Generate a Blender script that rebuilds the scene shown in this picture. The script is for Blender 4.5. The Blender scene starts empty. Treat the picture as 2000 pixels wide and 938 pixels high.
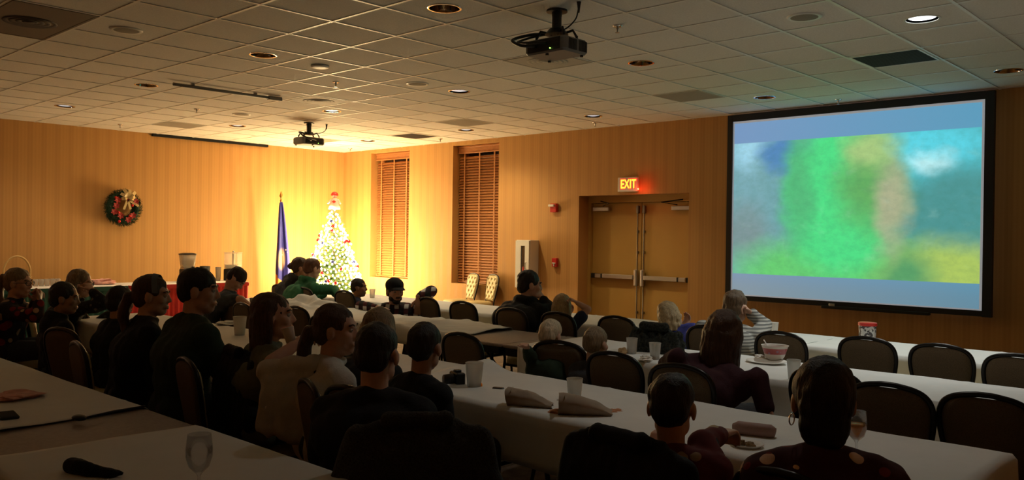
import bpy, bmesh, math, random
from mathutils import Vector, Matrix, noise
from mathutils.geometry import interpolate_bezier
random.seed(7)
PI = math.pi
SC = bpy.context.scene
COL = SC.collection
V = Vector
H = 3.136            # ceiling height
T = 0.6096           # ceiling tile
UP = V((0, 0, 1))

# ------------------------------------------------------------------ camera
FPX = 1654.6
CAM = V((13.90, -9.936, 1.52))
_yaw, _pit, _rol = -0.752994, -0.0039084, 0.0142021
_F = V((math.sin(_yaw) * math.cos(_pit), math.cos(_yaw) * math.cos(_pit), math.sin(_pit)))
_R0 = V((math.cos(_yaw), -math.sin(_yaw), 0))
_U0 = _R0.cross(_F)
_R = _R0 * math.cos(_rol) + _U0 * math.sin(_rol)
_U = _U0 * math.cos(_rol) - _R0 * math.sin(_rol)
cd = bpy.data.cameras.new('camera')
cd.sensor_fit = 'HORIZONTAL'; cd.sensor_width = 36.0; cd.lens = FPX / 2000 * 36.0
cd.clip_start = 0.05; cd.clip_end = 100
cam = bpy.data.objects.new('camera', cd); COL.objects.link(cam)
cam.matrix_world = Matrix(((_R.x, _U.x, -_F.x, CAM.x), (_R.y, _U.y, -_F.y, CAM.y), (_R.z, _U.z, -_F.z, CAM.z), (0, 0, 0, 1)))
SC.camera = cam

def ray(x, y): return _F + _R * ((x - 1000) / FPX) + _U * ((469 - y) / FPX)
def onz(x, y, z): d = ray(x, y); return CAM + d * ((z - CAM.z) / d.z)      # where a line of sight meets a height
def ony(x, y, yv): d = ray(x, y); return CAM + d * ((yv - CAM.y) / d.y)
def onx(x, y, xv): d = ray(x, y); return CAM + d * ((xv - CAM.x) / d.x)
def dep(x, y, t): return CAM + ray(x, y) * t
def depth_of(p): return (p - CAM).dot(_F)
FH = V((_F.x, _F.y, 0)).normalized(); RH = V((_R.x, _R.y, 0)).normalized()
def heading(a):       # 0 looks away from the camera, 90 to its right, 180 back at it
    a = math.radians(a); return FH * math.cos(a) + RH * math.sin(a)

# ------------------------------------------------------------------ materials
def mat(name, col=(.5, .5, .5), rough=.6, metal=0.0, emit=None, es=1.0, var=0.0, vscale=20.0, bump=0.0, bscale=60.0, stretch=(1, 1, 1), trans=0.0, ior=1.45, spec=.5, sheen=0.0, sampling=True, alpha=1.0):
    m = bpy.data.materials.new(name); m.use_nodes = True
    nt = m.node_tree; b = nt.nodes['Principled BSDF']
    b.inputs['Base Color'].default_value = (*col, 1); b.inputs['Roughness'].default_value = rough
    b.inputs['Metallic'].default_value = metal; b.inputs['IOR'].default_value = ior
    b.inputs['Transmission Weight'].default_value = trans
    b.inputs['Specular IOR Level'].default_value = spec
    b.inputs['Sheen Weight'].default_value = sheen
    b.inputs['Alpha'].default_value = alpha
    if emit:
        b.inputs['Emission Color'].default_value = (*emit, 1); b.inputs['Emission Strength'].default_value = es
        if not sampling: m.cycles.emission_sampling = 'NONE'
    if var or bump:
        tc = nt.nodes.new('ShaderNodeTexCoord'); mp = nt.nodes.new('ShaderNodeMapping'); mp.inputs['Scale'].default_value = stretch
        nt.links.new(tc.outputs['Object'], mp.inputs['Vector'])
        if var:
            n = nt.nodes.new('ShaderNodeTexNoise'); n.inputs['Scale'].default_value = vscale; n.inputs['Detail'].default_value = 4
            nt.links.new(mp.outputs[0], n.inputs['Vector'])
            r = nt.nodes.new('ShaderNodeValToRGB')
            r.color_ramp.elements[0].position = .3; r.color_ramp.elements[1].position = .7
            r.color_ramp.elements[0].color = (*[c * (1 - var) for c in col], 1); r.color_ramp.elements[1].color = (*[min(1, c * (1 + var)) for c in col], 1)
            nt.links.new(n.outputs['Fac'], r.inputs['Fac']); nt.links.new(r.outputs[0], b.inputs['Base Color'])
        if bump:
            n2 = nt.nodes.new('ShaderNodeTexNoise'); n2.inputs['Scale'].default_value = bscale; n2.inputs['Detail'].default_value = 3
            nt.links.new(mp.outputs[0], n2.inputs['Vector'])
            bp = nt.nodes.new('ShaderNodeBump'); bp.inputs['Strength'].default_value = bump; bp.inputs['Distance'].default_value = .01
            nt.links.new(n2.outputs['Fac'], bp.inputs['Height']); nt.links.new(bp.outputs[0], b.inputs['Normal'])
    return m

class NG:             # tiny node helper
    def __init__(s, m):
        s.nt = m.node_tree; s.n = s.nt.nodes; s.l = s.nt.links; s.b = s.n['Principled BSDF']
    def new(s, t, **k):
        x = s.n.new('ShaderNode' + t)
        for a, v in k.items(): setattr(x, a, v)
        return x
    def _in(s, sock, v):
        if hasattr(v, 'is_output'): s.l.new(v, sock)
        else: sock.default_value = v
    def math(s, op, a, b=0.0, clamp=False):
        x = s.new('Math', operation=op, use_clamp=clamp); s._in(x.inputs[0], a); s._in(x.inputs[1], b); return x.outputs[0]
    def mix(s, f, a, b):
        x = s.new('Mix', data_type='RGBA'); s._in(x.inputs[0], f)
        s._in(x.inputs[6], a if hasattr(a, 'is_output') else (*a, 1)); s._in(x.inputs[7], b if hasattr(b, 'is_output') else (*b, 1)); return x.outputs[2]
    def sep(s, v):
        x = s.new('SeparateXYZ'); s.l.new(v, x.inputs[0]); return x.outputs
    def coord(s, kind='Object'): return s.new('TexCoord').outputs[kind]
    def smooth(s, v, lo, hi):
        x = s.new('MapRange', interpolation_type='SMOOTHSTEP'); s._in(x.inputs[0], v); x.inputs[1].default_value = lo; x.inputs[2].default_value = hi; return x.outputs[0]
    def noise(s, vec, scale, detail=3, rough=.5):
        x = s.new('TexNoise'); x.inputs['Scale'].default_value = scale; x.inputs['Detail'].default_value = detail; x.inputs['Roughness'].default_value = rough
        s.l.new(vec, x.inputs['Vector']); return x.outputs['Fac']
    def ell(s, u, v, cx, cy, rx, ry, soft=.4):
        a = s.math('DIVIDE', s.math('SUBTRACT', u, cx), rx); b = s.math('DIVIDE', s.math('SUBTRACT', v, cy), ry)
        r = s.math('SQRT', s.math('ADD', s.math('MULTIPLY', a, a), s.math('MULTIPLY', b, b)))
        return s.math('SUBTRACT', 1.0, s.smooth(r, 1 - soft, 1 + soft))

def stripe_wall(name, axis):
    m = mat(name, (.5, .36, .19), .75); g = NG(m); c = g.coord(); x = g.sep(c)[axis]
    ph = g.math('FRACT', g.math('DIVIDE', x, .19))
    a = g.math('SUBTRACT', g.smooth(ph, .05, .12), g.smooth(ph, .45, .52))
    ph2 = g.math('FRACT', g.math('DIVIDE', x, .0483))
    bnd = g.math('MULTIPLY', g.smooth(ph2, .35, .6), .35)
    f = g.math('ADD', g.math('MULTIPLY', a, .65), bnd)
    nz = g.noise(c, 60, 2)
    f = g.math('ADD', f, g.math('MULTIPLY', g.math('SUBTRACT', nz, .5), .35))
    g.l.new(g.mix(f, (.540, .288, .090), (.470, .240, .070)), g.b.inputs['Base Color'])
    g.l.new(g.math('ADD', g.math('MULTIPLY', a, -.12), .78), g.b.inputs['Roughness'])
    return m
M = {}
def thin(name, col, body, rough=.08):       # thin clear plastic or glass: mostly see-through, with a surface sheen
    m = bpy.data.materials.new(name); m.use_nodes = True; nt = m.node_tree; N = nt.nodes; out = N['Material Output']; N.remove(N['Principled BSDF'])
    tr = N.new('ShaderNodeBsdfTransparent'); tr.inputs[0].default_value = (*[.6 + .4 * c for c in col], 1)
    df = N.new('ShaderNodeBsdfTranslucent'); df.inputs[0].default_value = (*col, 1); d2 = N.new('ShaderNodeBsdfDiffuse'); d2.inputs[0].default_value = (*col, 1)
    a = N.new('ShaderNodeMixShader'); a.inputs[0].default_value = .5; nt.links.new(df.outputs[0], a.inputs[1]); nt.links.new(d2.outputs[0], a.inputs[2])
    b = N.new('ShaderNodeMixShader'); b.inputs[0].default_value = body; nt.links.new(tr.outputs[0], b.inputs[1]); nt.links.new(a.outputs[0], b.inputs[2])
    gl = N.new('ShaderNodeBsdfGlossy'); gl.inputs['Roughness'].default_value = rough; lw = N.new('ShaderNodeLayerWeight'); lw.inputs[0].default_value = .35
    sc = N.new('ShaderNodeMath'); sc.operation = 'MULTIPLY'; sc.inputs[1].default_value = .55; nt.links.new(lw.outputs['Fresnel'], sc.inputs[0])
    c = N.new('ShaderNodeMixShader'); nt.links.new(sc.outputs[0], c.inputs[0]); nt.links.new(b.outputs[0], c.inputs[1]); nt.links.new(gl.outputs[0], c.inputs[2]); nt.links.new(c.outputs[0], out.inputs[0])
    return m
M['wallx'] = stripe_wall('striped_wallpaper_along_x', 0)
M['wally'] = stripe_wall('striped_wallpaper_along_y', 1)
M['tile'] = mat('ceiling_tile', (.78, .76, .71), .95, var=.07, vscale=90, bump=.35, bscale=160)
M['tee'] = mat('ceiling_tee', (.84, .82, .76), .45)
M['carpet'] = mat('carpet', (.16, .11, .075), .95, var=.35, vscale=9, bump=.5, bscale=300)
M['cloth'] = mat('white_tablecloth', (.82, .81, .77), .7, var=.03, vscale=6, bump=.12, bscale=25)
M['laminate'] = mat('table_laminate', (.30, .24, .20), .5, var=.12, vscale=70)
M['dark_metal'] = mat('dark_frame_metal', (.020, .016, .014), .33, .6)
M['brown_fabric'] = mat('brown_chair_fabric', (.125, .085, .045), .9, var=.25, vscale=240, bump=.2, bscale=400)
M['gold_fabric'] = mat('gold_chair_vinyl', (.55, .44, .22), .5, var=.05, vscale=15)
M['black'] = mat('black_plastic', (.012, .012, .013), .45)
M['matte_black'] = mat('matte_black', (.006, .006, .006), .9)
M['chrome'] = mat('chrome', (.85, .85, .86), .12, 1.0)
M['steel'] = mat('brushed_steel', (.55, .53, .50), .35, 1.0)
M['white'] = mat('white_enamel', (.78, .76, .70), .5)
M['offwhite_vent'] = mat('vent_grey', (.50, .47, .41), .7); M['dark_steel'] = mat('dark_steel', (.26, .24, .21), .45, 1.0)
M['dark_grille'] = mat('dark_grille', (.05, .04, .035), .7)
M['door'] = mat('door_paint', (.50, .29, .07), .55, var=.04, vscale=3)
M['wood_blind'] = mat('wood_blind', (.42, .17, .055), .45, var=.2, vscale=14, stretch=(1, 12, 12))
M['glass'] = thin('clear_glass', (.9, .92, .95), .02)
M['acrylic'] = thin('clear_acrylic', (.95, .90, .80), .28)
M['frost'] = thin('frosted_cup', (.85, .82, .76), .42)
M['drink'] = thin('orange_drink', (.9, .27, .03), .8)
M['amber'] = thin('amber_drink', (.90, .42, .10), .78)
M['paper'] = mat('white_paper', (.80, .76, .68), .8)
M['pinkpaper'] = mat('pink_paper', (.72, .38, .32), .8, var=.15, vscale=30)
M['red'] = mat('red_plastic', (.55, .03, .02), .4)
M['redskirt'] = mat('red_table_skirt', (.55, .03, .02), .75, var=.1, vscale=10)
M['greenskirt'] = mat('dark_green_table_skirt', (.02, .09, .06), .75)
M['orange'] = mat('orange_candy', (.95, .30, .03), .35)

# ------------------------------------------------------------------ mesh helpers
class MB:
    def __init__(s): s.v = []; s.f = []; s.mi = []; s.cur = 0
    def add(s, vs, fs):
        o = len(s.v); s.v += [tuple(v) for v in vs]; s.f += [tuple(i + o for i in f) for f in fs]; s.mi += [s.cur] * len(fs)
        return s
    def box(s, c, d, rot=None, taper=1.0):
        c = V(c); hx, hy, hz = d[0] / 2, d[1] / 2, d[2] / 2; vs = []
        for z in (-1, 1):
            k = taper if z > 0 else 1
            for x, y in ((-1, -1), (1, -1), (1, 1), (-1, 1)):
                p = V((x * hx * k, y * hy * k, z * hz))
                if rot is not None: p = rot @ p
                vs.append(c + p)
        return s.add(vs, [(3, 2, 1, 0), (4, 5, 6, 7), (0, 1, 5, 4), (1, 2, 6, 5), (2, 3, 7, 6), (3, 0, 4, 7)])
    def rbox(s, c, d, r=.01, seg=4, rot=None):          # box with rounded vertical edges and a small top and bottom chamfer
        c = V(c); hx, hy, hz = d[0] / 2, d[1] / 2, d[2] / 2; r = min(r, hx * .99, hy * .99); rings = []
        b = min(r * .5, hz * .5)
        for z, ins in ((-hz, b), (-hz + b, 0), (hz - b, 0), (hz, b)):
            ring = []
            for q, (sx, sy) in enumerate(((1, 1), (-1, 1), (-1, -1), (1, -1))):
                for k in range(seg + 1):
                    a = PI / 2 * (q + k / seg)
                    p = V((sx * (hx - r) + (r - ins) * math.cos(a), sy * (hy - r) + (r - ins) * math.sin(a), z))
                    ring.append(c + (rot @ p if rot is not None else p))
            rings.append(ring)
        return s.loft(rings, True, True, True)
    def loft(s, rings, closed=True, cap0=False, cap1=False):
        n = len(rings[0]); vs = [p for r in rings for p in r]; fs = []
        for i in range(len(rings) - 1):
            for k in range(n if closed else n - 1):
                a = i * n + k; b = i * n + (k + 1) % n
                fs.append((a, b, b + n, a + n))
        if cap0: fs.append(tuple(range(n - 1, -1, -1)))
        if cap1: fs.append(tuple((len(rings) - 1) * n + k for k in range(n)))
        return s.add(vs, fs)
    def lathe(s, prof, c=(0, 0, 0), seg=24, axis=None, cap0=False, cap1=False, ph=0):
        c = V(c); q = UP.rotation_difference(V(axis)) if axis is not None else None; rings = []
        for r, z in prof:
            ring = []
            for k in range(seg):
                a = 2 * PI * k / seg + ph
                p = V((r * math.cos(a), r * math.sin(a), z))
                ring.append(c + (q @ p if q else p))
            rings.append(ring)
        return s.loft(rings, True, cap0, cap1)
    def cyl(s, a, b, r0, r1=None, seg=12):
        a, b = V(a), V(b); r1 = r0 if r1 is None else r1; L = (b - a).length
        return s.lathe([(r0, 0), (r1, L)], a, seg, b - a, True, True)
    def tube(s, pts, r, seg=8, closed=False):
        pts = [V(p) for p in pts]; n = len(pts); rings = []; prev = None
        for i, p in enumerate(pts):
            if closed: t = pts[(i + 1) % n] - pts[i - 1]
            else: t = pts[min(i + 1, n - 1)] - pts[max(i - 1, 0)]
            t = t.normalized() if t.length > 1e-9 else UP
            if prev is None: side = t.orthogonal().normalized()
            else:
                side = prev - t * prev.dot(t)
                side = side.normalized() if side.length > 1e-6 else t.orthogonal().normalized()
            prev = side; up = t.cross(side); rr = r[i] if isinstance(r, (list, tuple)) else r
            rings.append([p + (side * math.cos(2 * PI * k / seg) + up * math.sin(2 * PI * k / seg)) * rr for k in range(seg)])
        if closed: rings.append(rings[0]); return s.loft(rings, True)
        return s.loft(rings, True, True, True)
    def ball(s, c, r, seg=12, rings=8, rot=None):
        c = V(c); r = (r, r, r) if isinstance(r, (int, float)) else r; R_ = []
        for i in range(rings + 1):
            ph = -PI / 2 + PI * i / rings; ring = []
            for k in range(seg):
                a = 2 * PI * k / seg
                p = V((max(math.cos(ph), 1e-3) * math.cos(a) * r[0], max(math.cos(ph), 1e-3) * math.sin(a) * r[1], math.sin(ph) * r[2]))
                ring.append(c + (rot @ p if rot is not None else p))
            R_.append(ring)
        return s.loft(R_, True, True, True)
    def cap(s, a, b, r0, r1, seg=14):                    # tapered capsule
        a, b = V(a), V(b); L = (b - a).length
        if L < 1e-5: return s.ball(a, r0, seg, 8)
        prof = [(max(r0 * math.sin(t), 1e-3), -r0 * math.cos(t)) for t in (0, PI / 8, PI / 4, 3 * PI / 8, PI / 2)]
        prof += [(max(r1 * math.cos(t), 1e-3), L + r1 * math.sin(t)) for t in (0, PI / 8, PI / 4, 3 * PI / 8, PI / 2)]
        return s.lathe(prof, a, seg, b - a, True, True)
    def prism(s, outline, d, mtx):                       # outline in local xy, thickness d along local z
        n = len(outline); vs = [mtx @ V((x, y, 0)) for x, y in outline] + [mtx @ V((x, y, d)) for x, y in outline]
        fs = [tuple(range(n - 1, -1, -1)), tuple(range(n, 2 * n))] + [(k, (k + 1) % n, n + (k + 1) % n, n + k) for k in range(n)]
        return s.add(vs, fs)
    def grid(s, fn, nu, nv, flip=False):
        vs = [fn(i / nu, j / nv) for j in range(nv + 1) for i in range(nu + 1)]; fs = []
        for j in range(nv):
            for i in range(nu):
                a = j * (nu + 1) + i; q = (a, a + 1, a + nu + 2, a + nu + 1); fs.append(q[::-1] if flip else q)
        return s.add(vs, fs)
    def mesh(s, name, smooth=False, fix=True):
        me = bpy.data.meshes.new(name); me.from_pydata(s.v, [], s.f)
        if fix:
            bm = bmesh.new(); bm.from_mesh(me); bmesh.ops.recalc_face_normals(bm, faces=bm.faces); bm.to_mesh(me); bm.free()
        if any(s.mi) and len(s.mi) == len(me.polygons): me.polygons.foreach_set('material_index', s.mi)
        if smooth:
            me.polygons.foreach_set('use_smooth', [True] * len(me.polygons))
        me.update(); return me
    def build(s, name, m, parent=None, smooth=False, loc=None, fix=True, sharp=None):
        me = s.mesh(name, smooth, fix)
        if smooth and sharp: me.set_sharp_from_angle(angle=math.radians(sharp))
        for mm in (m if isinstance(m, (list, tuple)) else [m]): me.materials.append(mm)
        o = bpy.data.objects.new(name, me); COL.objects.link(o)
        if parent: o.parent = parent
        if loc is not None: o.location = loc
        return o

def tag(o, label=None, cat=None, group=None, kind=None):
    if label: o['label'] = label
    if cat: o['category'] = cat
    if group: o['group'] = group
    if kind: o['kind'] = kind
    return o
def empty(name, loc=(0, 0, 0), rz=0.0):
    o = bpy.data.objects.new(name, None); COL.objects.link(o); o.empty_display_size = .1
    o.location = loc; o.rotation_euler = (0, 0, rz); return o
def thing(name, label, cat, loc=(0, 0, 0), rz=0.0, group=None): return tag(empty(name, loc, rz), label, cat, group)
def struct(o): o['kind'] = 'structure'; return o
def copy_tree(o, parent=None):
    c = o.copy(); COL.objects.link(c)
    if parent: c.parent = parent
    for ch in list(o.children): copy_tree(ch, c)
    return c
def nz(p, k=1.0, o=0.0): return noise.noise(V((p[0] * k + o, p[1] * k + o * .7, p[2] * k - o)))
# ------------------------------------------------------------------ people
def remeshed(name, mb, voxel, m, parent, it=3, wob=0.0, wk=9.0):
    me = mb.mesh(name + '_src', fix=True); o = bpy.data.objects.new('tmp', me); COL.objects.link(o)
    r = o.modifiers.new('r', 'REMESH'); r.mode = 'VOXEL'; r.voxel_size = voxel; r.adaptivity = 0; r.use_smooth_shade = True
    sm = o.modifiers.new('s', 'SMOOTH'); sm.factor = .5; sm.iterations = it
    dg = bpy.context.evaluated_depsgraph_get(); dg.update()
    out = bpy.data.meshes.new_from_object(o.evaluated_get(dg)); out.name = name
    bpy.data.objects.remove(o); bpy.data.meshes.remove(me)
    if wob:
        nn = [v.normal.copy() for v in out.vertices]
        for v, n in zip(out.vertices, nn): v.co += n * (wob * nz((v.co.x, v.co.y, v.co.z * .6), wk) + wob * .5 * nz((v.co.x, v.co.y, v.co.z * .4), wk * 2.3))
    out.materials.clear()
    for mm in (m if isinstance(m, (list, tuple)) else [m]): out.materials.append(mm)
    out.polygons.foreach_set('use_smooth', [True] * len(out.polygons)); out.update()
    q = bpy.data.objects.new(name, out); COL.objects.link(q); q.parent = parent
    return q

def skin(n, c): return mat(n, c, .5, var=.06, vscale=25)
SK = {'fair': skin('fair_skin', (.62, .36, .25)), 'tan': skin('tan_skin', (.46, .25, .15)), 'brown': skin('brown_skin', (.30, .15, .085))}
M['eyewhite'] = mat('eye_white', (.42, .38, .34), .4); M['iris'] = mat('dark_iris', (.03, .02, .015), .2)
M['lip'] = mat('lip', (.42, .16, .13), .5)
def hairm(n, c, v=.35): return mat(n, c, .5, var=v, vscale=60, bump=.6, bscale=80, stretch=(3, 3, .35))
HR = {'dark': hairm('dark_hair', (.018, .011, .007)), 'brown': hairm('brown_hair', (.07, .032, .015)), 'auburn': hairm('auburn_hair', (.12, .045, .02)),
      'blond': hairm('blond_hair', (.46, .33, .17)), 'pale': hairm('pale_blond_hair', (.62, .50, .33)), 'ash': hairm('ash_blond_hair', (.24, .165, .09)), 'light': hairm('light_brown_hair', (.14, .09, .05))}
def cloth(n, c, var=.12, vs=30): return mat(n, c, .9, var=var, vscale=vs, bump=.25, bscale=120)
CL = {'black': cloth('black_cloth', (.010, .010, .012)), 'charcoal': cloth('charcoal_cloth', (.035, .036, .04)), 'green': cloth('green_hoodie_cloth', (.03, .14, .06)),
      'navy': cloth('navy_cloth', (.018, .022, .05)), 'grey': cloth('slate_grey_cloth', (.06, .07, .085)), 'blue': cloth('blue_tee_cloth', (.05, .06, .30)),
      'maroon': cloth('maroon_cloth', (.040, .006, .011)), 'darkgreen': cloth('dark_green_knit', (.022, .04, .02)), 'olive': cloth('olive_cloth', (.15, .15, .09)),
      'white': cloth('white_knit', (.62, .58, .52), .05), 'denim': cloth('denim', (.03, .04, .07))}
def patterned(n, base, spots, thr=.34, scale=11.0):
    m = mat(n, base, .9); g = NG(m); c = g.coord()
    v = g.new('TexVoronoi'); v.inputs['Scale'].default_value = scale; g.l.new(c, v.inputs['Vector'])
    col = base
    for i, (sc, off) in enumerate(spots):
        rnd = g.sep(v.outputs['Color'])[i % 3]
        f = g.math('MULTIPLY', g.math('LESS_THAN', v.outputs['Distance'], thr), g.math('GREATER_THAN', rnd, off))
        col = g.mix(f, col, sc)
    g.l.new(col, g.b.inputs['Base Color']); return m
CL['redfloral'] = patterned('red_flower_print', (.020, .010, .010), [((.22, .015, .012), .15), ((.40, .26, .16), .62)], .42, 13)
CL['pajama'] = patterned('red_pajama_print', (.13, .012, .010), [((.02, .014, .012), .35), ((.42, .30, .18), .70)], .36, 16)
CL['holiday'] = patterned('red_holiday_print', (.06, .008, .008), [((.20, .015, .012), .30), ((.85, .60, .40), .55)], .40, 19)
CL['floral'] = patterned('dark_flower_print', (.015, .014, .014), [((.05, .06, .05), .4), ((.22, .20, .16), .80)], .36, 24)
def striped(n):
    m = mat(n, (.4, .4, .36), .9); g = NG(m); z = g.sep(g.coord())[2]
    ph = g.math('FRACT', g.math('DIVIDE', z, .022)); f = g.smooth(ph, .35, .65)
    g.l.new(g.mix(f, (.50, .49, .44), (.16, .16, .15)), g.b.inputs['Base Color']); return m
CL['stripes'] = striped('grey_striped_knit')
def plaid(n):
    m = mat(n, (.1, .02, .02), .9); g = NG(m); x, y, z = g.sep(g.coord())
    h = g.math('ADD', g.math('MULTIPLY', x, .73), g.math('MULTIPLY', y, .68))
    fx = g.math('LESS_THAN', g.math('FRACT', g.math('DIVIDE', h, .095)), .45); fz = g.math('LESS_THAN', g.math('FRACT', g.math('DIVIDE', z, .095)), .45)
    c = g.mix(fx, (.012, .012, .016), (.10, .018, .022)); c = g.mix(fz, c, (.035, .012, .016))
    c = g.mix(g.math('MULTIPLY', fx, fz), c, (.72, .68, .66))
    g.l.new(c, g.b.inputs['Base Color']); return m
CL['plaid'] = plaid('dark_red_and_white_plaid')

def hand(mb, W, d, n, s, curl=.5, thumb=1):
    d = d.normalized(); n = (n - d * n.dot(d)).normalized(); sd = d.cross(n)
    for o in (-.024, -.008, .008, .024):
        mb.cap(W + sd * o * s * .7, W + (d * .082 + sd * o) * s, .015 * s, .0125 * s, 10)
    for o, L, k in ((-.030, .066, 1.1), (-.0105, .080, 1.0), (.0105, .086, .95), (.031, .076, .9)):
        a = W + (d * .085 + sd * o) * s; c1 = curl * k
        d1 = d * math.cos(c1) - n * math.sin(c1) + sd * o * 2.5; d2 = d * math.cos(c1 * 2) - n * math.sin(c1 * 2) + sd * o * 2.0
        b = a + d1 * L * .52 * s; mb.cap(a, b, .0098 * s, .0088 * s, 10); mb.cap(b, b + d2 * L * .48 * s, .0088 * s, .0074 * s, 10)
    a = W + (d * .028 + sd * .026 * thumb) * s; b = a + (d * .55 + sd * .75 * thumb - n * .15).normalized() * .042 * s
    mb.cap(a, b, .014 * s, .0115 * s, 10); mb.cap(b, b + (d * .85 + sd * .3 * thumb - n * .25).normalized() * .032 * s, .0112 * s, .009 * s, 10)

def person(label, head, s=1.0, body=43, look=60, pitch=0, roll=0, hair='short', hc='dark', sk='fair', top='black', sleeve='long', pants='charcoal',
           lean=(0, .10), arms=(None, None), seat=.475, tw=0, hood=False, curl=(.6, .6), pal=(None, None), face=True, beard=False, vox=.0075, hs=None, extra=None, hunch=0.0, hdir=(None, None), child=False, shw=1.0, bare=False):
    f = heading(body); rt = f.cross(UP); P = head - rt * lean[0] - f * lean[1]; P.z = seat + .095 * s
    root = thing('person', label, 'person', (P.x, P.y, 0)); O = V((P.x, P.y, 0))
    hs = hs or (.50 + .50 * s if s < 1 else s)
    t = (head - P).normalized(); nd = (t * .55 + UP * .45).normalized()
    NB = head - nd * .165 * hs - f * .018
    CH = P.lerp(NB, .60) - f * (.02 + hunch) * s
    f2 = Matrix.Rotation(math.radians(-tw), 3, 'Z') @ f; r2 = f2.cross(UP)
    r2 = (r2 - t * r2.dot(t) * .8).normalized()
    SH = [NB + r2 * sgn * .165 * s * shw - t * .055 * s for sgn in (-1, 1)]
    def torso(mb, g):
        mb.cap(P - rt * .075 * s, P + rt * .075 * s, .112 * s + g, .112 * s + g)
        W_ = P.lerp(CH, .5); mb.cap(W_ - rt * .065 * s, W_ + rt * .065 * s, .108 * s + g, .108 * s + g)
        mb.cap(CH - r2 * .085 * s * shw, CH + r2 * .085 * s * shw, .118 * s + g, .118 * s + g)
        U_ = NB - t * .085 * s; mb.cap(U_ - r2 * .105 * s * shw, U_ + r2 * .105 * s * shw, .088 * s + g, .088 * s + g)
        mb.cap(P, CH, .112 * s + g, .118 * s + g); mb.cap(CH, NB - t * .06 * s, .115 * s + g, .072 * s + g)
        for q in SH: mb.cap(NB + t * .004 * s - f2 * .012 * s, q, .050 * s + g, .060 * s + g)
    pts = []
    for i, sgn in enumerate((-1, 1)):
        S_ = SH[i]; a = arms[i]
        if a == 'lap':
            E_ = S_ + r2 * sgn * .04 * s + f2 * .03 * s - UP * .27 * s; W_ = E_ + f2 * .22 * s - r2 * sgn * .10 * s - UP * .04 * s
        elif a is None:
            E_ = S_ + r2 * sgn * .055 * s + f2 * .10 * s - UP * .225 * s; W_ = E_ + f2 * .21 * s - r2 * sgn * .07 * s
            W_.z = max(E_.z - .06, .80) if E_.z < .95 else E_.z - .05
        else:
            E_, W_ = a
            def fit(a0, b0, Lw):                             # limb keeps its length
                dv = b0 - a0; return a0 + dv * min(1.0, Lw * 1.12 / max(dv.length, 1e-4))
            E_ = fit(S_, E_, .285 * s); W_ = fit(E_, W_, .25 * s)
        pts.append((S_, E_, W_))
    hp = [P + rt * sgn * .085 * s - UP * .01 for sgn in (-1, 1)]
    kn = [q + f * .40 * s + rt * sgn * .045 * s + UP * .02 * s for q, sgn in zip(hp, (-1, 1))]
    an = []
    for q in kn:
        e = q + f * .02 * s - UP * .41 * s; e.z = max(e.z, .085); an.append(e)
    # head frame
    lk = heading(look); lr = lk.cross(UP)
    Mh = Matrix((lr, lk, UP)).transposed() @ Matrix.Rotation(math.radians(pitch), 3, 'X') @ Matrix.Rotation(math.radians(roll), 3, 'Y')
    hd = head - O
    def h(x, y, z): return hd + Mh @ (V((x, y, z)) * hs)
    def he(mb, c, r): mb.ball(h(*c), tuple(k * hs for k in r), 16, 12, Mh)
    # ---- body: one continuous surface
    mb = MB()
    loc = lambda p: p - O
    keep = (P, CH, NB)
    sv = (P.copy(), CH.copy(), NB.copy())
    P, CH, NB = P - O, CH - O, NB - O; SH = [q - O for q in SH]; pts = [tuple(q - O for q in k) for k in pts]
    hp = [q - O for q in hp]; kn = [q - O for q in kn]; an = [q - O for q in an]
    torso(mb, 0)
    mb.cap(NB - t * .02 * s, h(0, -.020, -.045), .053 * s, .051 * hs)
    he(mb, (0, -.012, .034), (.075, .094, .081)); he(mb, (0, .026, -.02), (.061, .064, .088)); he(mb, (0, .044, -.088), (.036, .040, .030))
    for q in (-1, 1):
        he(mb, (q * .030, .018, -.064), (.032, .046, .038)); he(mb, (q * .036, .056, -.022), (.026, .028, .026)); he(mb, (q * .078, -.004, -.012), (.010, .021, .032))
    mb.cap(h(0, .084, .012), h(0, .101, -.026), .009 * hs, .0118 * hs, 10); mb.cap(h(-.010, .093, -.031), h(.010, .093, -.031), .0088 * hs, .0088 * hs, 8)
    mb.cap(h(-.030, .079, .024), h(.030, .079, .024), .013 * hs, .013 * hs, 8); mb.cap(h(-.018, .084, -.064), h(.018, .084, -.064), .0095 * hs, .0095 * hs, 8)
    for i, (S_, E_, W_) in enumerate(pts):
        mb.cap(S_, E_, .050 * s, .041 * s); mb.cap(E_, W_, .041 * s, .028 * s)
        dv = (W_ - E_).normalized(); n = pal[i] if pal[i] is not None else (UP if abs(dv.z) < .8 else f)
        dv = hdir[i] if hdir[i] is not None else dv; hand(mb, W_ + dv * .012, dv, n, s, curl[i], (-1 if i else 1))
    for q, k, a in zip(hp, kn, an):
        mb.cap(q, k, .082 * s, .058 * s); mb.cap(k, a, .056 * s, .036 * s); mb.cap(a - UP * .03 * s, a + f * .15 * s - UP * .045 * s, .036 * s, .030 * s)
    remeshed('body', mb, vox, SK[sk], root, 2)
    # ---- clothes
    mb = MB(); torso(mb, .014)
    for S_, E_, W_ in pts:
        if sleeve == 'long': mb.cap(S_, E_, .050 * s + .014, .042 * s + .013); mb.cap(E_, E_.lerp(W_, .93), .042 * s + .013, .029 * s + .012)
        else: mb.cap(S_, S_.lerp(E_, .62), .050 * s + .015, .047 * s + .016)
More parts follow.
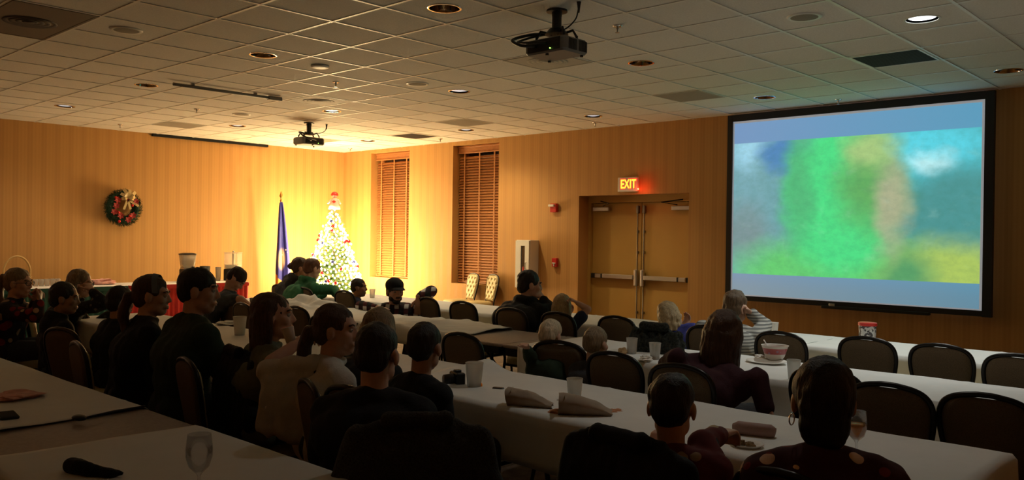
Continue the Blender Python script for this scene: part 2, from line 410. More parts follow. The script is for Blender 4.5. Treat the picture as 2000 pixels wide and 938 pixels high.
    if hood:
        for a in range(9):
            an_ = PI * (a / 8.0); c = NB + r2 * math.cos(an_) * .080 * s - f2 * (math.sin(an_) * .088 - .015) * s + UP * (.022 + .028 * math.sin(an_)) * s
            mb.ball(c, .042 * s, 10, 8)
        mb.ball(NB - f2 * .10 * s - UP * .045 * s, (.085 * s, .06 * s, .085 * s), 12, 8)
    else:
        for a in range(14):
            an_ = 2 * PI * a / 14; mb.ball(NB + (r2 * math.cos(an_) * .052 + f2 * (math.sin(an_) * .052 + .004)) * s + t * .022 * s, .021 * s, 8, 6)
    remeshed('hooded_top' if hood else ('sweater' if sleeve == 'long' else 'shirt'), mb, .010, CL[top], root, 3, .010, 11)
    mb = MB(); mb.cap(P - rt * .075 * s, P + rt * .075 * s, .112 * s + .010, .112 * s + .010)
    for q, k, a in zip(hp, kn, an): mb.cap(q, k, .082 * s + .012, .060 * s + .012); mb.cap(k, k.lerp(a, .95), .060 * s + .012, .045 * s + .010)
    remeshed('trousers', mb, .013, CL[pants], root, 3, .006, 9)
    for a in an:
        mb = MB(); mb.cap(a - UP * .035 * s, a + f * .15 * s - UP * .047 * s, .042 * s, .036 * s); remeshed('shoe', mb, .012, M['black'], root, 2)
    # ---- hair
    mb = MB(); he(mb, (0, -.020, .042), (.083, .098, .085)); he(mb, (0, -.055, -.005), (.074, .058, .075))
    if hair == 'bald': pass
    if hair == 'crop':
        mb = MB(); he(mb, (0, -.014, .040), (.0795, .098, .083)); he(mb, (0, -.052, .0), (.071, .056, .070))
    if hair in ('long', 'half', 'bob', 'wavy'):
        Lh = {'long': .30, 'half': .27, 'bob': .15, 'wavy': .20}[hair]; rr = random.Random(len(label))
        for k in range(-6, 7):
            a = k / 6 * 1.75; x, y = math.sin(a) * .078, -.025 - math.cos(a) * .072
            wv = .012 if hair == 'wavy' else .004
            q = [h(x * .8, y * .7, .07), h(x * 1.06, y * 1.05, .0), h(x * 1.08, y * 1.10, -.07)]
            prev = q[-1]; dn = -(UP * .75 + (Mh @ UP) * .25).normalized() * hs
            L = Lh * (1 - .25 * abs(k) / 6) * rr.uniform(.9, 1.05) - .06
            for st in range(1, 5):
                q.append(prev + dn * L / 4 * st + lr * rr.uniform(-wv, wv) + (lk * rr.uniform(-wv, wv)))
            for i in range(len(q) - 1): mb.cap(q[i], q[i + 1], (.023 - .0015 * i) * hs, (.0215 - .0015 * i) * hs, 8)
    if hair == 'nape': he(mb, (0, -.045, -.055), (.070, .060, .085)); he(mb, (0, -.02, .03), (.086, .100, .098))
    if hair in ('bun', 'updo'):
        c = h(0, -.125, .012) if hair == 'bun' else h(0, -.07, .095)
        mb.ball(c, (.038 * hs if hair == 'bun' else .05 * hs), 12, 8)
        if hair == 'updo': he(mb, (0, -.05, .03), (.086, .088, .10))
    if hair in ('pony', 'lowpony'):
        z0 = .03 if hair == 'pony' else -.02
        q = [h(0, -.095, z0), h(0, -.135, z0 + .005), h(0, -.155, z0 - .05)] ; q += [q[-1] - UP * .06 - lk * .005, q[-1] - UP * .13 + lk * .01, q[-1] - UP * .19 + lk * .02]
        for i in range(5): mb.cap(q[i], q[i + 1], [.022, .034, .036, .034, .028][i] * hs, [.034, .036, .034, .028, .012][i] * hs, 10)
    remeshed('hair', mb, .0075, HR[hc], root, 2, .006, 28)
    if beard:
        mb = MB(); he(mb, (0, .047, -.090), (.041, .043, .032))
        for q in (-1, 1): he(mb, (q * .034, .022, -.062), (.032, .044, .034))
        mb.cap(h(-.022, .094, -.052), h(.022, .094, -.052), .007 * hs, .007 * hs, 8)
        remeshed('beard', mb, .006, HR[hc], root, 2, .003, 40)
    if face:
        for q in (-1, 1):
            mb = MB(); mb.ball(h(q * .030, .0745, .004), .0118 * hs, 10, 8, Mh); mb.cur = 1; mb.ball(h(q * .030, .0815, .004), .0060 * hs, 8, 6, Mh)
            mb.build('eye', [M['eyewhite'], M['iris']], root, True, fix=False)
            mb = MB(); mb.tube([h(q * .015, .090, .024), h(q * .031, .088, .030), h(q * .047, .074, .025)], .0042 * hs, 6); mb.build('eyebrow', HR[hc], root, True)
        mb = MB(); mb.tube([h(-.021, .083, -.064), h(-.008, .0905, -.061), h(.008, .0905, -.061), h(.021, .083, -.064)], [.002 * hs, .0042 * hs, .0042 * hs, .002 * hs], 8)
        mb.tube([h(-.019, .083, -.068), h(0, .090, -.071), h(.019, .083, -.068)], [.002 * hs, .0048 * hs, .002 * hs], 8); mb.build('lips', M['lip'], root, True)
    if extra: extra(root, h, he, Mh, hs, NB, SH)
    root['_f'] = 0; del root['_f']
    return root, O, f
_W = (1.0, .78, .44)
LT = {'tree': 600, 'exp': 0.0, 'look': 'None',
      'down': {(5, 4): (118, (.95, 1.0, .96), 104), (5, 0): (26, (1.0, .96, .88), 120), (-11, 8): (70, _W, 150), (-7, 8): (100, _W, 145), (-3, 8): (56, (1.0, .80, .45), 104),  # near-right lamp is out of view, added to lift the third-row tables
               (-3, 4): (48, (1.0, .90, .66), 114), (-7, 4): (58, (1.0, .84, .56), 120), (-11, 4): (52, _W, 160), (-11, 0): (66, (1.0, .80, .58), 160)},  # pale left-column fixtures carry lamps added to brighten the left wall
      'extra': [('hall_lamp', (.9, -9.2, 2.3), 12, (1, .80, .62))]}
# ------------------------------------------------------------------ the room
RX, RY = 15.6, -12.3
lights_at = {  # ceiling cell (i, j) -> kind of downlight
    (1, 0): 'd', (-3, 0): 'd', (-7, 0): 'd', (-11, 0): 'm', (-3, 4): 'b', (-7, 4): 'b', (-11, 4): 'm', (-11, 8): 'b', (-7, 8): 'b', (-3, 8): 'b',
    (1, 4): 'd', (1, 8): 'd', (5, 4): 'l', (5, 8): 'd', (5, 0): 'b'}  # near-right soft one is unseen, its glow added for the tables
gx = lambda i: 8.5 + i * T
gy = lambda j: -6.19 + j * T
GXI = range(-14, 12); GYJ = range(-11, 11)
mb = MB(); HR_ = .112
for i in GXI:
    for j in GYJ:
        x0, x1, y0, y1 = max(gx(i), 0), min(gx(i + 1), RX), max(gy(j), RY), min(gy(j + 1), 0)
        if x1 - x0 < .01 or y1 - y0 < .01: continue
        if (i, j) in lights_at:
            cx, cy = gx(i + .5), gy(j + .5); n = 32; inner = []; outer = []
            for k in range(n):
                a = 2 * PI * k / n + PI / n; c, s_ = math.cos(a), math.sin(a); q = T / 2 / max(abs(c), abs(s_))
                inner.append((cx + HR_ * c, cy + HR_ * s_, H)); outer.append((cx + q * c, cy + q * s_, H))
            co = [(x1, y1, H), (x0, y1, H), (x0, y0, H), (x1, y0, H)]
            mb.add(inner + outer, [(k, (k + 1) % n, n + (k + 1) % n, n + k) for k in range(n)])
            for q in range(4):                                         # corner slivers
                b = n // 4 * q + n // 8; mb.add([outer[b - 1], co[q], outer[b % n]], [(0, 1, 2)])
        else: mb.add([(x0, y0, H), (x0, y1, H), (x1, y1, H), (x1, y0, H)], [(0, 1, 2, 3)])
ceil_o = struct(mb.build('ceiling', M['tile'], fix=False))
mb = MB()
for i in GXI:
    if .02 < gx(i) < RX: mb.box((gx(i), RY / 2, H - .0015), (.024, -RY, .008))
for j in GYJ:
    if RY < gy(j) < -.02: mb.box((RX / 2, gy(j), H - .001), (RX, .024, .007))
struct(mb.build('ceiling_grid', M['tee'], ceil_o))
struct(MB().box((RX / 2, RY / 2, H + .45), (RX + .6, -RY + .6, .1)).build('ceiling_deck', M['matte_black']))
struct(MB().box((RX / 2, RY / 2, -.05), (RX + .6, -RY + .6, .1)).build('floor', M['carpet']))
struct(MB().box((-.15, RY / 2, H / 2 + .2), (.3, -RY + .6, H + .4)).build('wall_left', M['wally']))
struct(MB().box((RX + .15, RY / 2, H / 2 + .2), (.3, -RY + .6, H + .4)).build('wall_right', M['wally']))
struct(MB().box((RX / 2, RY - .15, H / 2 + .2), (RX + .6, .3, H + .4)).build('wall_front', M['wallx']))
W1 = (.88, 2.01, .72, 3.07); W2 = (3.17, 4.27, .71, 3.07); DR = (5.95, 7.84, 0, 2.145)
mb = MB(); xs = 0.0
for (a, b, z0, z1) in (W1, W2, DR):
    mb.box(((xs + a) / 2, .2, H / 2 + .2), (a - xs, .4, H + .4))
    mb.box(((a + b) / 2, .2, (z1 + H + .4) / 2), (b - a, .4, H + .4 - z1))
    if z0 > 0: mb.box(((a + b) / 2, .2, z0 / 2), (b - a, .4, z0))
    xs = b
mb.box(((xs + RX) / 2, .2, H / 2 + .2), (RX - xs, .4, H + .4))
struct(mb.build('wall_back', M['wallx']))
mb = MB()
for a, b in ((0, DR[0]), (DR[1], RX)): mb.rbox(((a + b) / 2, -.009, .055), (b - a, .018, .11), .004)
struct(mb.build('baseboard_back', M['wood_blind']))
struct(MB().rbox((.009, RY / 2, .055), (.018, -RY - .04, .11), .004).build('baseboard_left', M['wood_blind']))
# recessed slot for a second projection screen along the left wall's top
mb = MB(); ya, yb = onx(297, 261, .02).y, onx(522, 281, .02).y
mb.box((.03, (ya + yb) / 2, H - .022), (.06, yb - ya, .044)); struct(mb.build('trim_1', M['matte_black']))

# ------------------------------------------------------------------ windows with wooden blinds
def window(n, w, place):
    x0, x1, z0, z1 = w; r = struct(empty('window_%d' % n, ((x0 + x1) / 2, .3, z0)))
    o = V(r.location); mb = MB()
    for c, d in (((x0 + .03, .3, (z0 + z1) / 2), (.06, .06, z1 - z0)), ((x1 - .03, .3, (z0 + z1) / 2), (.06, .06, z1 - z0)), (((x0 + x1) / 2, .3, z0 + .03), (x1 - x0 - .12, .06, .06)),
                 (((x0 + x1) / 2, .3, z1 - .03), (x1 - x0 - .12, .06, .06)), (((x0 + x1) / 2, .3, (z0 + z1) / 2), (x1 - x0 - .12, .05, .05))): mb.box(V(c) - o, d)
    mb.build('window_frame', M['wood_blind'], r)
    MB().box(V(((x0 + x1) / 2, .315, (z0 + z1) / 2)) - o, (x1 - x0 - .1, .008, z1 - z0 - .1)).build('pane', M['glass'], r)
    MB().box(V(((x0 + x1) / 2, .39, (z0 + z1) / 2)) - o, (x1 - x0, .02, z1 - z0)).build('night_beyond', M['matte_black'], r)
    b = thing('wooden_blind', 'closed wooden venetian blind in the window recess ' + place, 'blind', ((x0 + x1) / 2, .15, z0), group='wooden blinds in the back wall')
    Wd = x1 - x0 - .03; h = z1 - z0
    mb = MB(); mb.rbox((0, -.02, h - .075), (Wd, .03, .12), .006); mb.rbox((0, -.032, h - .022), (Wd, .04, .03), .006); mb.rbox((0, -.036, h - .128), (Wd, .03, .018), .005); mb.build('valance', M['wood_blind'], b)
    mb = MB(); n_ = int((h - .2) / .0465); rot = Matrix.Rotation(math.radians(53), 3, 'X')
    for k in range(n_): mb.box((0, 0, .06 + k * .0465), (Wd - .01, .050, .0035), rot)
    mb.build('slats', M['wood_blind'], b)
    mb = MB(); mb.rbox((0, 0, .022), (Wd - .01, .05, .024), .006); mb.build('bottom_rail', M['wood_blind'], b)
    for fx in (-.36, -.02, .31):
        mb = MB(); mb.box((fx * Wd, -.029, h / 2 - .04), (.030, .002, h - .15)); mb.build('ladder_tape', M['tape'], b)
    for q in (-1, 1):
        mb = MB(); mb.rbox((q * (Wd / 2 - .03), -.02, .04), (.02, .02, .05), .004); mb.build('hold_down_bracket', M['tape'], b)
M['tape'] = mat('blind_tape', (.42, .18, .06), .8)
window(1, W1, 'nearest the lit christmas tree'); window(2, W2, 'behind the two tufted chairs against the wall')

# ------------------------------------------------------------------ double door
dx0, dx1 = DR[0], DR[1]; DY = .28; dm = (dx0 + dx1) / 2
dr = struct(empty('door_1', (dm, DY, 0))); o = V((dm, DY, 0))
mb = MB()
for x in (dx0 + .025, dx1 - .025): mb.box(V((x, DY + .0, 1.0725)) - o, (.05, .10, 2.145))
mb.box(V((dm, DY, 2.095)) - o, (dx1 - dx0 - .1, .10, .10)); mb.build('door_frame', M['door'], dr)
for sgn, a, b in ((-1, dx0 + .055, dm - .004), (1, dm + .004, dx1 - .055)):
    lf = MB().rbox(V(((a + b) / 2, DY + .02, 1.025)) - o, (b - a, .045, 2.03), .003).build('leaf', M['door'], dr)
    yb = DY - .03; xm = dm + sgn * .055
    mb = MB(); mb.tube([V((xm, yb, .10)) - o, V((xm, yb, 2.0)) - o], .009, 8)
    for z in (.14, .45, 1.32, 1.62, 1.97): mb.rbox(V((xm, yb + .012, z)) - o, (.03, .03, .035), .005)
    mb.rbox(V((xm, yb + .005, 1.94)) - o, (.042, .045, .11), .01); mb.build('latch_rod', M['dark_steel'] if 'dark_steel' in M else M['steel'], lf)
    far = a + .07 if sgn < 0 else b - .07
    mb = MB(); mb.rbox(V((xm, yb - .02, .95)) - o, (.062, .06, .24), .02); mb.build('bar_head', M['steel'], lf)
    mb = MB(); mb.rbox(V(((xm + far) / 2, yb - .03, .955)) - o, (abs(far - xm) - .07, .05, .062), .012); mb.build('panic_bar', M['steel'], lf)
    mb = MB(); mb.rbox(V((far, yb - .012, .955)) - o, (.10, .05, .07), .012); mb.rbox(V(((xm + far) / 2 + sgn * .22, yb - .032, .955)) - o, (.035, .054, .066), .01); mb.build('end_bracket', M['black'], lf)
    xc = (a + .20) if sgn < 0 else (b - .20)
    mb = MB(); mb.rbox(V((xc, yb - .025, 1.95)) - o, (.30, .06, .06), .012); mb.build('door_closer', M['steel'], lf)
    mb = MB(); mb.tube([V((xc - sgn * .05, yb - .05, 1.995)) - o, V((xc - sgn * .24, yb - .17, 2.03)) - o, V((xc + sgn * .02, yb - .02, 2.07)) - o], .009, 6); mb.build('closer_arm', M['dark_metal'], lf)
struct(MB().box((dm, .42, 1.05), (dx1 - dx0, .06, 2.15)).build('door_recess_back', M['matte_black'], dr, loc=-o))

# ------------------------------------------------------------------ ceiling fittings
M['reflector'] = mat('mirror_reflector', (.42, .37, .30), .08, 1.0)
M['lensoff'] = mat('frosted_lens', (.85, .86, .86), .4, emit=(.80, .90, 1.0), es=.55)
M['lenson'] = mat('lit_lens', (.9, .9, .9), .4, emit=(.90, .97, 1.0), es=3.2)
colw = {-11: 'first', -7: 'second', -3: 'third', 1: 'fourth', 5: 'fifth'}; roww = {0: 'row nearest the camera', 4: 'middle row', 8: 'row along the screen wall'}
for (i, j), kd in lights_at.items():
    st = {'d': 'unlit mirrored ceiling downlight', 'm': 'pale ceiling downlight', 'b': 'softly glowing ceiling downlight', 'l': 'brightly lit white ceiling downlight'}[kd]
    t = thing('downlight', '%s, %s from left in the %s' % (st, colw[i], roww[j]), 'ceiling light', (gx(i + .5), gy(j + .5), H), group='recessed ceiling downlights')
    MB().lathe([(.108, .0), (.109, -.004), (.117, -.005), (.123, -.003), (.124, 0)], seg=36).build('trim_ring', M['chrome'] if kd != 'l' else M['white'], t, True, sharp=40)
    if kd == 'd':
        MB().lathe([(.108, 0), (.100, .05), (.082, .12), (.06, .17), (.055, .19)], seg=36).build('reflector', M['reflector'], t, True)
        MB().lathe([(.001, .12), (.028, .125), (.032, .15), (.022, .185), (.02, .2)], seg=16, cap0=True).build('lamp', M['white'], t, True)
    else:
        MB().lathe([(.001, .002), (.05, .003), (.092, .012), (.104, .03)], seg=36, cap0=True).build('lens', M['lenson'] if kd == 'l' else M['lensoff'], t, True)
M['speaker'] = mat('speaker_grille', (.30, .27, .22), .8, bump=.5, bscale=900)
for (i, j, w) in ((-3, -2, 'farthest from the screen wall'), (-3, 3, 'in the middle, left of the hanging projector'), (4, 3, 'right, near the brightly lit downlight'), (-9, 3, 'far left, toward the corner')):
    t = thing('ceiling_speaker', 'flat round ceiling speaker grille, the one ' + w, 'speaker', (gx(i + .5), gy(j + .5), H), group='round ceiling speakers')
    MB().lathe([(.095, -.008), (.115, -.010), (.122, -.004), (.123, 0)], seg=36).build('rim', M['tee'], t, True)
    MB().lathe([(.001, -.013), (.06, -.012), (.097, -.008)], seg=36, cap0=True).build('grille', M['speaker'], t, True)
t = thing('smoke_detector', 'plain white round disc on the ceiling above the middle tables', 'smoke detector', (gx(-2.5), gy(1.5), H))
MB().lathe([(.001, -.024), (.07, -.023), (.084, -.018), (.087, -.006)], seg=32, cap0=True).build('cover', M['white'], t, True); MB().lathe([(.087, -.006), (.074, -.005), (.074, 0)], seg=32).build('base', M['black'], t, True)
for (x, y, w) in ((gx(-3.5), gy(2.5), 'beside the white round disc'), (10.06, -4.70, 'beside the near hanging projector'), (3.27, -4.67, 'left of the grey ceiling pole'), (.79, -4.65, 'near the left wall'), (3.35, -.46, 'above the second window'), (.79, -.42, 'above the christmas tree corner'), (6.62, -.5, 'above the exit sign'), (9.99, -.36, 'above the projection screen')):
    t = thing('sprinkler', 'small pendant sprinkler head ' + w, 'sprinkler', (x, y, H), group='ceiling sprinkler heads')
    MB().lathe([(.001, -.010), (.03, -.009), (.036, -.004), (.037, 0)], seg=20, cap0=True).build('escutcheon', M['chrome'], t, True)
    MB().lathe([(.011, -.008), (.011, -.025), (.006, -.03), (.006, -.05), (.001, -.052)], seg=10).build('body', M['steel'], t, True)
    MB().lathe([(.001, -.056), (.017, -.055), (.017, -.051), (.001, -.050)], seg=12, cap0=True).build('deflector', M['steel'], t)
def vent(i, j, kind, label, w=1):
    t = thing('air_vent', label, 'vent', (gx(i + .5 + (w - 1) / 2), gy(j + .5), H), group='square ceiling air vents'); a = T - .026; L = T * w - .026
    fm, pm = (M['tee'], M['dark_grille']) if kind == 'dark' else ((M['offwhite_vent'], M['offwhite_vent']) if kind != 'brown' else (M['brown_vent'], M['brown_vent']))
    mb = MB()
    for s_ in (-1, 1): mb.box((s_ * (L / 2 - .010), 0, -.005), (.02, a, .008)); mb.box((0, s_ * (a / 2 - .010), -.005), (L - .04, .02, .008))
    mb.build('frame', fm, t)
    mb = MB()
    if kind in ('round', 'brown'):
        mb.box((0, 0, -.004), (L - .04, a - .04, .006)); mb.build('plate', pm, t); mb = MB()
        for r in (.19, .145, .10, .055): mb.lathe([(r - .030, -.008), (r - .004, -.013), (r, -.0075)], seg=36)
        mb.lathe([(.001, -.012), (.03, -.011), (.034, -.0075)], seg=24, cap0=True)
        mb.build('round_cone', pm if kind == 'round' else M['dark_grille'], t, True)
    else:
        mb.box((0, 0, -.004), (L - .04, a - .04, .004)); mb.build('plate', M['matte_black'] if kind == 'dark' else pm, t); mb = MB(); n = 22
        for k in range(n): mb.box((0, -a / 2 + .03 + k * (a - .06) / (n - 1), -.0065), (L - .045, .010, .004))
        mb.build('slats', pm, t)
M['brown_vent'] = mat('brown_vent', (.16, .12, .085), .7)
vent(-9, 8, 'dark', 'dark grille air vent in the ceiling above the first window'); vent(4, 6, 'dark', 'dark grille air vent in the ceiling nearest the projection screen')
vent(-6, 7, 'panel', 'grey square air vent near the second window'); vent(0, 7, 'panel', 'grey square air vent left of the projection screen'); vent(0, 3, 'round', 'grey square diffuser just beyond the near hanging projector')
vent(-6, 3, 'round', 'square diffuser with round cone beyond the white ceiling disc'); vent(-12, 3, 'panel', 'pale square air vent above the left wall wreath side'); vent(-12, 7, 'panel', 'pale square air vent just behind the far projector')
vent(-4, -3, 'brown', 'large brown diffuser with round cone at the near left of the ceiling', 2)
# grey pole clipped under the ceiling
t = thing('ceiling_pole', 'slim grey pole with an end box fixed flat under the ceiling tiles', 'pole', (5.05, -5.1, H))
a, b = V((0, -.72, -.035)), V((0, .52, -.035))
M['greyblue'] = mat('grey_paint', (.20, .20, .19), .5)
MB().tube([a, b], .017, 10).build('tube', M['greyblue'], t, True); MB().rbox((0, .50, -.035), (.075, .17, .045), .012).build('end_box', M['greyblue'], t)
mb = MB(); mb.box((0, -.5, -.01), (.03, .03, .022)); mb.box((0, .25, -.01), (.03, .03, .022)); mb.build('clip', M['greyblue'], t)

# ------------------------------------------------------------------ projectors
M['projbody'] = mat('projector_grey', (.20, .20, .195), .5); M['led'] = mat('green_led', (.1, .8, .1), .4, emit=(.35, 1, .1), es=6)
M['lens'] = mat('lens_glass', (.02, .02, .03), .05, spec=.8)
def projector(label, loc, rz):
    t = thing('projector', label, 'projector', loc, rz, 'ceiling projectors')
    MB().lathe([(.001, 0), (.075, 0), (.075, -.014), (.036, -.018)], seg=24).build('ceiling_flange', M['black'], t, True, sharp=40)
    MB().lathe([(.040, -.012), (.034, -.05), (.034, -.13), (.001, -.131)], seg=20).build('pole', M['black'], t, True, sharp=40)
    mb = MB(); mb.lathe([(.02, -.125), (.055, -.135), (.085, -.175), (.001, -.178)], seg=16)
    for a in (35, 145, 215, 325):
        r = math.radians(a); e = V((.155 * math.cos(r), .125 * math.sin(r), -.200)); mb.tube([V((.03 * math.cos(r), .03 * math.sin(r), -.172)), e * .8 + V((0, 0, .012)), e], .010, 8); mb.cyl(e + V((0, 0, .012)), e - V((0, 0, .028)), .008, seg=8)
    mb.build('mount_bracket', M['black'], t, True, sharp=40)
    zc = -.272; body = MB().rbox((0, 0, zc), (.37, .28, .105), .035, 6).build('housing', M['projbody'], t, True, sharp=35)
    mb = MB()
    for x in (-.12, -.07): mb.rbox((x, -.141, zc + .005), (.03, .008, .02), .003)
    mb.rbox((.03, -.141, zc + .01), (.06, .008, .03), .003); mb.rbox((.11, -.141, zc - .01), (.05, .008, .03), .003)
    mb.rbox((0, -.1395, zc), (.30, .006, .085), .003); mb.build('connector_panel', M['black'], t)
    mb = MB()
    for k in range(7): mb.box((.186, -.085 + k * .013, zc), (.004, .006, .075))
    for k in range(7): mb.box((.186, .03 + k * .013, zc), (.004, .006, .075))
    mb.build('side_vent', M['black'], t)
    MB().lathe([(.001, .012), (.034, .014), (.040, .022), (.043, .0), (.043, -.02)], (-.10, .135, zc + .005), 20, (0, 1, 0)).build('lens', M['lens'], t, True)
    MB().ball((.065, -.146, zc - .03), .0045, 8, 6).build('status_light', M['led'], t)
    for x, y in ((-.15, .1), (.15, .1), (.0, -.1)): MB().cyl((x, y, zc - .050), (x, y, zc - .064), .012, seg=10).build('foot', M['black'], t)
    def cab(pts, r): return MB().tube(interp(pts), r, 8)
    cab([(-.07, -.145, zc), (-.13, -.24, zc + .0), (-.24, -.20, zc + .06), (-.20, -.06, zc + .115), (-.05, -.01, -.165)], .011).build('cable', M['black'], t, True)
    cab([(.03, -.145, zc + .01), (-.06, -.23, zc + .01), (-.20, -.19, zc + .04), (-.17, -.05, zc + .10), (-.04, 0, -.16)], .008).build('cable', M['black'], t, True)
    cab([(.02, 0, -.15), (.12, -.03, -.15), (.22, -.06, -.11), (.25, -.07, -.05), (.255, -.07, 0)], .005).build('power_cord', M['black'], t, True)
    MB().lathe([(.005, -.075), (.012, -.02), (.016, 0)], (.255, -.07, 0), 10).build('plug', M['black'], t, True)
    return t
def interp(pts, n=8):
    pts = [V(p) for p in pts]; out = []
    P_ = [pts[0] * 2 - pts[1]] + pts + [pts[-1] * 2 - pts[-2]]
    for i in range(1, len(P_) - 2):
        for k in range(n):
            u = k / n; a, b, c, d = P_[i - 1:i + 3]
            out.append(.5 * ((2 * b) + (c - a) * u + (2 * a - 5 * b + 4 * c - d) * u * u + (3 * b - a - 3 * c + d) * u ** 3))
    return out + [pts[-1]]
projector('dark grey projector hanging from the ceiling nearest the camera, green light on', (9.99, -5.33, H), 0)
projector('small dark projector hanging from the ceiling in front of the far corner', (3.29, -2.97, H), PI / 2)

# ------------------------------------------------------------------ things on the walls
# projection screen with a generic, softly blurred landscape picture
t = thing('projection_screen', 'large lit projection screen in a black frame on the back wall', 'screen', (9.98, -.10, 0))
X0, X1, Z0, Z1 = 8.53, 11.44, .81, 3.03; cx = 9.98
mb = MB()
for c, d in (((8.50 + .015 - cx - .01, 0, 1.93), (.07, .06, 2.36)), ((X1 + .045 - cx, 0, 1.93), (.09, .06, 2.36)), (((X0 + X1) / 2 - cx, 0, 3.07), (X1 - X0, .06, .085)), (((X0 + X1) / 2 - cx, 0, .785), (X1 - X0, .06, .06))): mb.box(c, d)
mb.build('black_frame', M['black'], t)
mb = MB(); mb.rbox((.35, -.01, .745), (1.2, .06, .035), .01); mb.build('bottom_bar', M['black'], t); MB().rbox((-.12, -.035, .775), (.07, .01, .03), .004).build('badge', M['steel'], t)
M['scrwhite'] = mat('screen_white', (.75, .75, .75), .8, emit=(.62, .66, .72), es=.30)
MB().box(((X0 + X1) / 2 - cx, -.004, (Z0 + Z1) / 2), (X1 - X0, .012, Z1 - Z0)).build('screen_surface', M['scrwhite'], t)
pm = mat('projected_picture', (.5, .5, .5), .9); g = NG(pm); c = g.coord('UV'); s_ = g.sep(c); u0, v0 = s_[0], s_[1]
# v runs 0..1 bottom to top over the whole lit area; the wide picture lies between two blue bars
n1 = g.new('TexNoise'); n1.inputs['Scale'].default_value = 7; n1.inputs['Detail'].default_value = 5; g.l.new(c, n1.inputs['Vector']); nn = g.sep(n1.outputs['Color'])
u = g.math('ADD', u0, g.math('MULTIPLY', g.math('SUBTRACT', nn[0], .5), .12)); v = g.math('ADD', v0, g.math('MULTIPLY', g.math('SUBTRACT', nn[1], .5), .16))
E_ = lambda cx, cy, rx, ry, so=.5: g.ell(u, v, cx, cy, rx, ry, so)
col = g.mix(g.smooth(u, .0, .6), (.19, .40, .46), (.07, .30, .29))
col = g.mix(E_(.07, .82, .10, .08, .7), col, (.34, .66, .82)); col = g.mix(E_(.22, .80, .09, .10, .5), col, (.08, .24, .50)); col = g.mix(E_(.05, .36, .12, .14, .7), col, (.20, .30, .32))
col = g.mix(E_(.82, .78, .22, .16, .6), col, (.10, .66, .78)); col = g.mix(E_(.83, .72, .07, .05, .8), col, (.55, .95, 1.0)); col = g.mix(E_(.93, .55, .14, .15, .7), col, (.07, .30, .30))
col = g.mix(E_(.48, .12, .46, .24, .35), col, (.13, .62, .17)); col = g.mix(E_(.88, .15, .22, .18, .5), col, (.42, .58, .12)); col = g.mix(E_(.74, .12, .10, .16, .7), col, (.10, .36, .14))
col = g.mix(E_(.475, .55, .22, .42, .22), col, (.07, .74, .24)); col = g.mix(E_(.60, .62, .12, .22, .7), col, (.12, .42, .12)); col = g.mix(E_(.68, .52, .060, .22, .7), col, (.42, .44, .27)); col = g.mix(E_(.60, .80, .10, .08, .8), col, (.40, .60, .22))
col = g.mix(E_(.30, .62, .06, .30, .8), col, (.08, .50, .20))
nf = g.smooth(g.noise(c, 26, 6, .65), .35, .7); col = g.mix(g.math('MULTIPLY', nf, .20), col, (.02, .16, .09)); n3 = g.smooth(g.noise(c, 14, 5, .6), .55, .75); col = g.mix(g.math('MULTIPLY', n3, .10), col, (.55, .85, .70))
bar = g.mix(u0, (.17, .30, .52), (.10, .32, .49)); bar = g.mix(g.smooth(v0, .0, .25), g.mix(u0, (.22, .29, .34), (.12, .25, .34)), bar)
tl = g.math('ADD', .882, g.math('MULTIPLY', u0, -.002)); inside = g.math('MULTIPLY', g.math('LESS_THAN', v0, tl), g.math('GREATER_THAN', v0, .122))
col = g.mix(inside, bar, col)
g.l.new(col, g.b.inputs['Emission Color']); g.b.inputs['Emission Strength'].default_value = 1.0; g.b.inputs['Base Color'].default_value = (.12, .12, .12, 1)
PICT = g
mb = MB(); a, b, z0, z1 = X0 + .03 - cx, X1 - .03 - cx, Z0 + .02, Z1 - .03
mb.add([(a, -.0115, z0), (b, -.0115, z0), (b, -.0115, z1), (a, -.0115, z1)], [(0, 1, 2, 3)])
o = mb.build('projected_picture', pm, t, fix=False); uv = o.data.uv_layers.new(name='UVMap')
for k, q in enumerate(((0, 0), (1, 0), (1, 1), (0, 1))): uv.data[k].uv = q
# exit sign
def letters(txt, size, ext, m, parent, loc, sx=1.0, bold=.02):
    cu = bpy.data.curves.new('txt', 'FONT'); cu.body = txt; cu.size = size; cu.extrude = ext; cu.offset = bold; cu.align_x = 'CENTER'; cu.align_y = 'CENTER'; cu.space_character = 1.08
    o = bpy.data.objects.new('txt', cu); COL.objects.link(o)
    me = bpy.data.meshes.new_from_object(o.evaluated_get(bpy.context.evaluated_depsgraph_get())); bpy.data.objects.remove(o)
    me.transform(Matrix.Translation(loc) @ Matrix.Rotation(PI / 2, 4, 'X') @ Matrix.Diagonal((sx, 1, 1, 1))); me.name = 'lettering'
    me.materials.clear(); me.materials.append(m); q = bpy.data.objects.new('lettering', me); COL.objects.link(q); q.parent = parent; return q
M['exitglow'] = mat('exit_letters', (.9, .4, .05), .5, emit=(1, .42, .03), es=2.6); M['exithalo'] = mat('exit_red_halo', (.7, .08, .05), .5, emit=(1, .05, .03), es=.8)
t = thing('exit_sign', 'lit exit sign on the back wall above the double door', 'exit sign', (6.865, -.03, 2.285))
MB().rbox((0, 0, 0), (.335, .055, .205), .01).build('housing', M['white'], t)
letters('EXIT', .188, .002, M['exithalo'], t, V((.02, -.0295, .0)), .70, .012); letters('EXIT', .175, .003, M['exitglow'], t, V((.02, -.032, .0)), .70, .004)
MB().ball((.185, -.02, -.07), .011, 10, 8).build('indicator_light', mat('red_indicator', (1, .1, .05), .4, emit=(1, .08, .03), es=14), t)
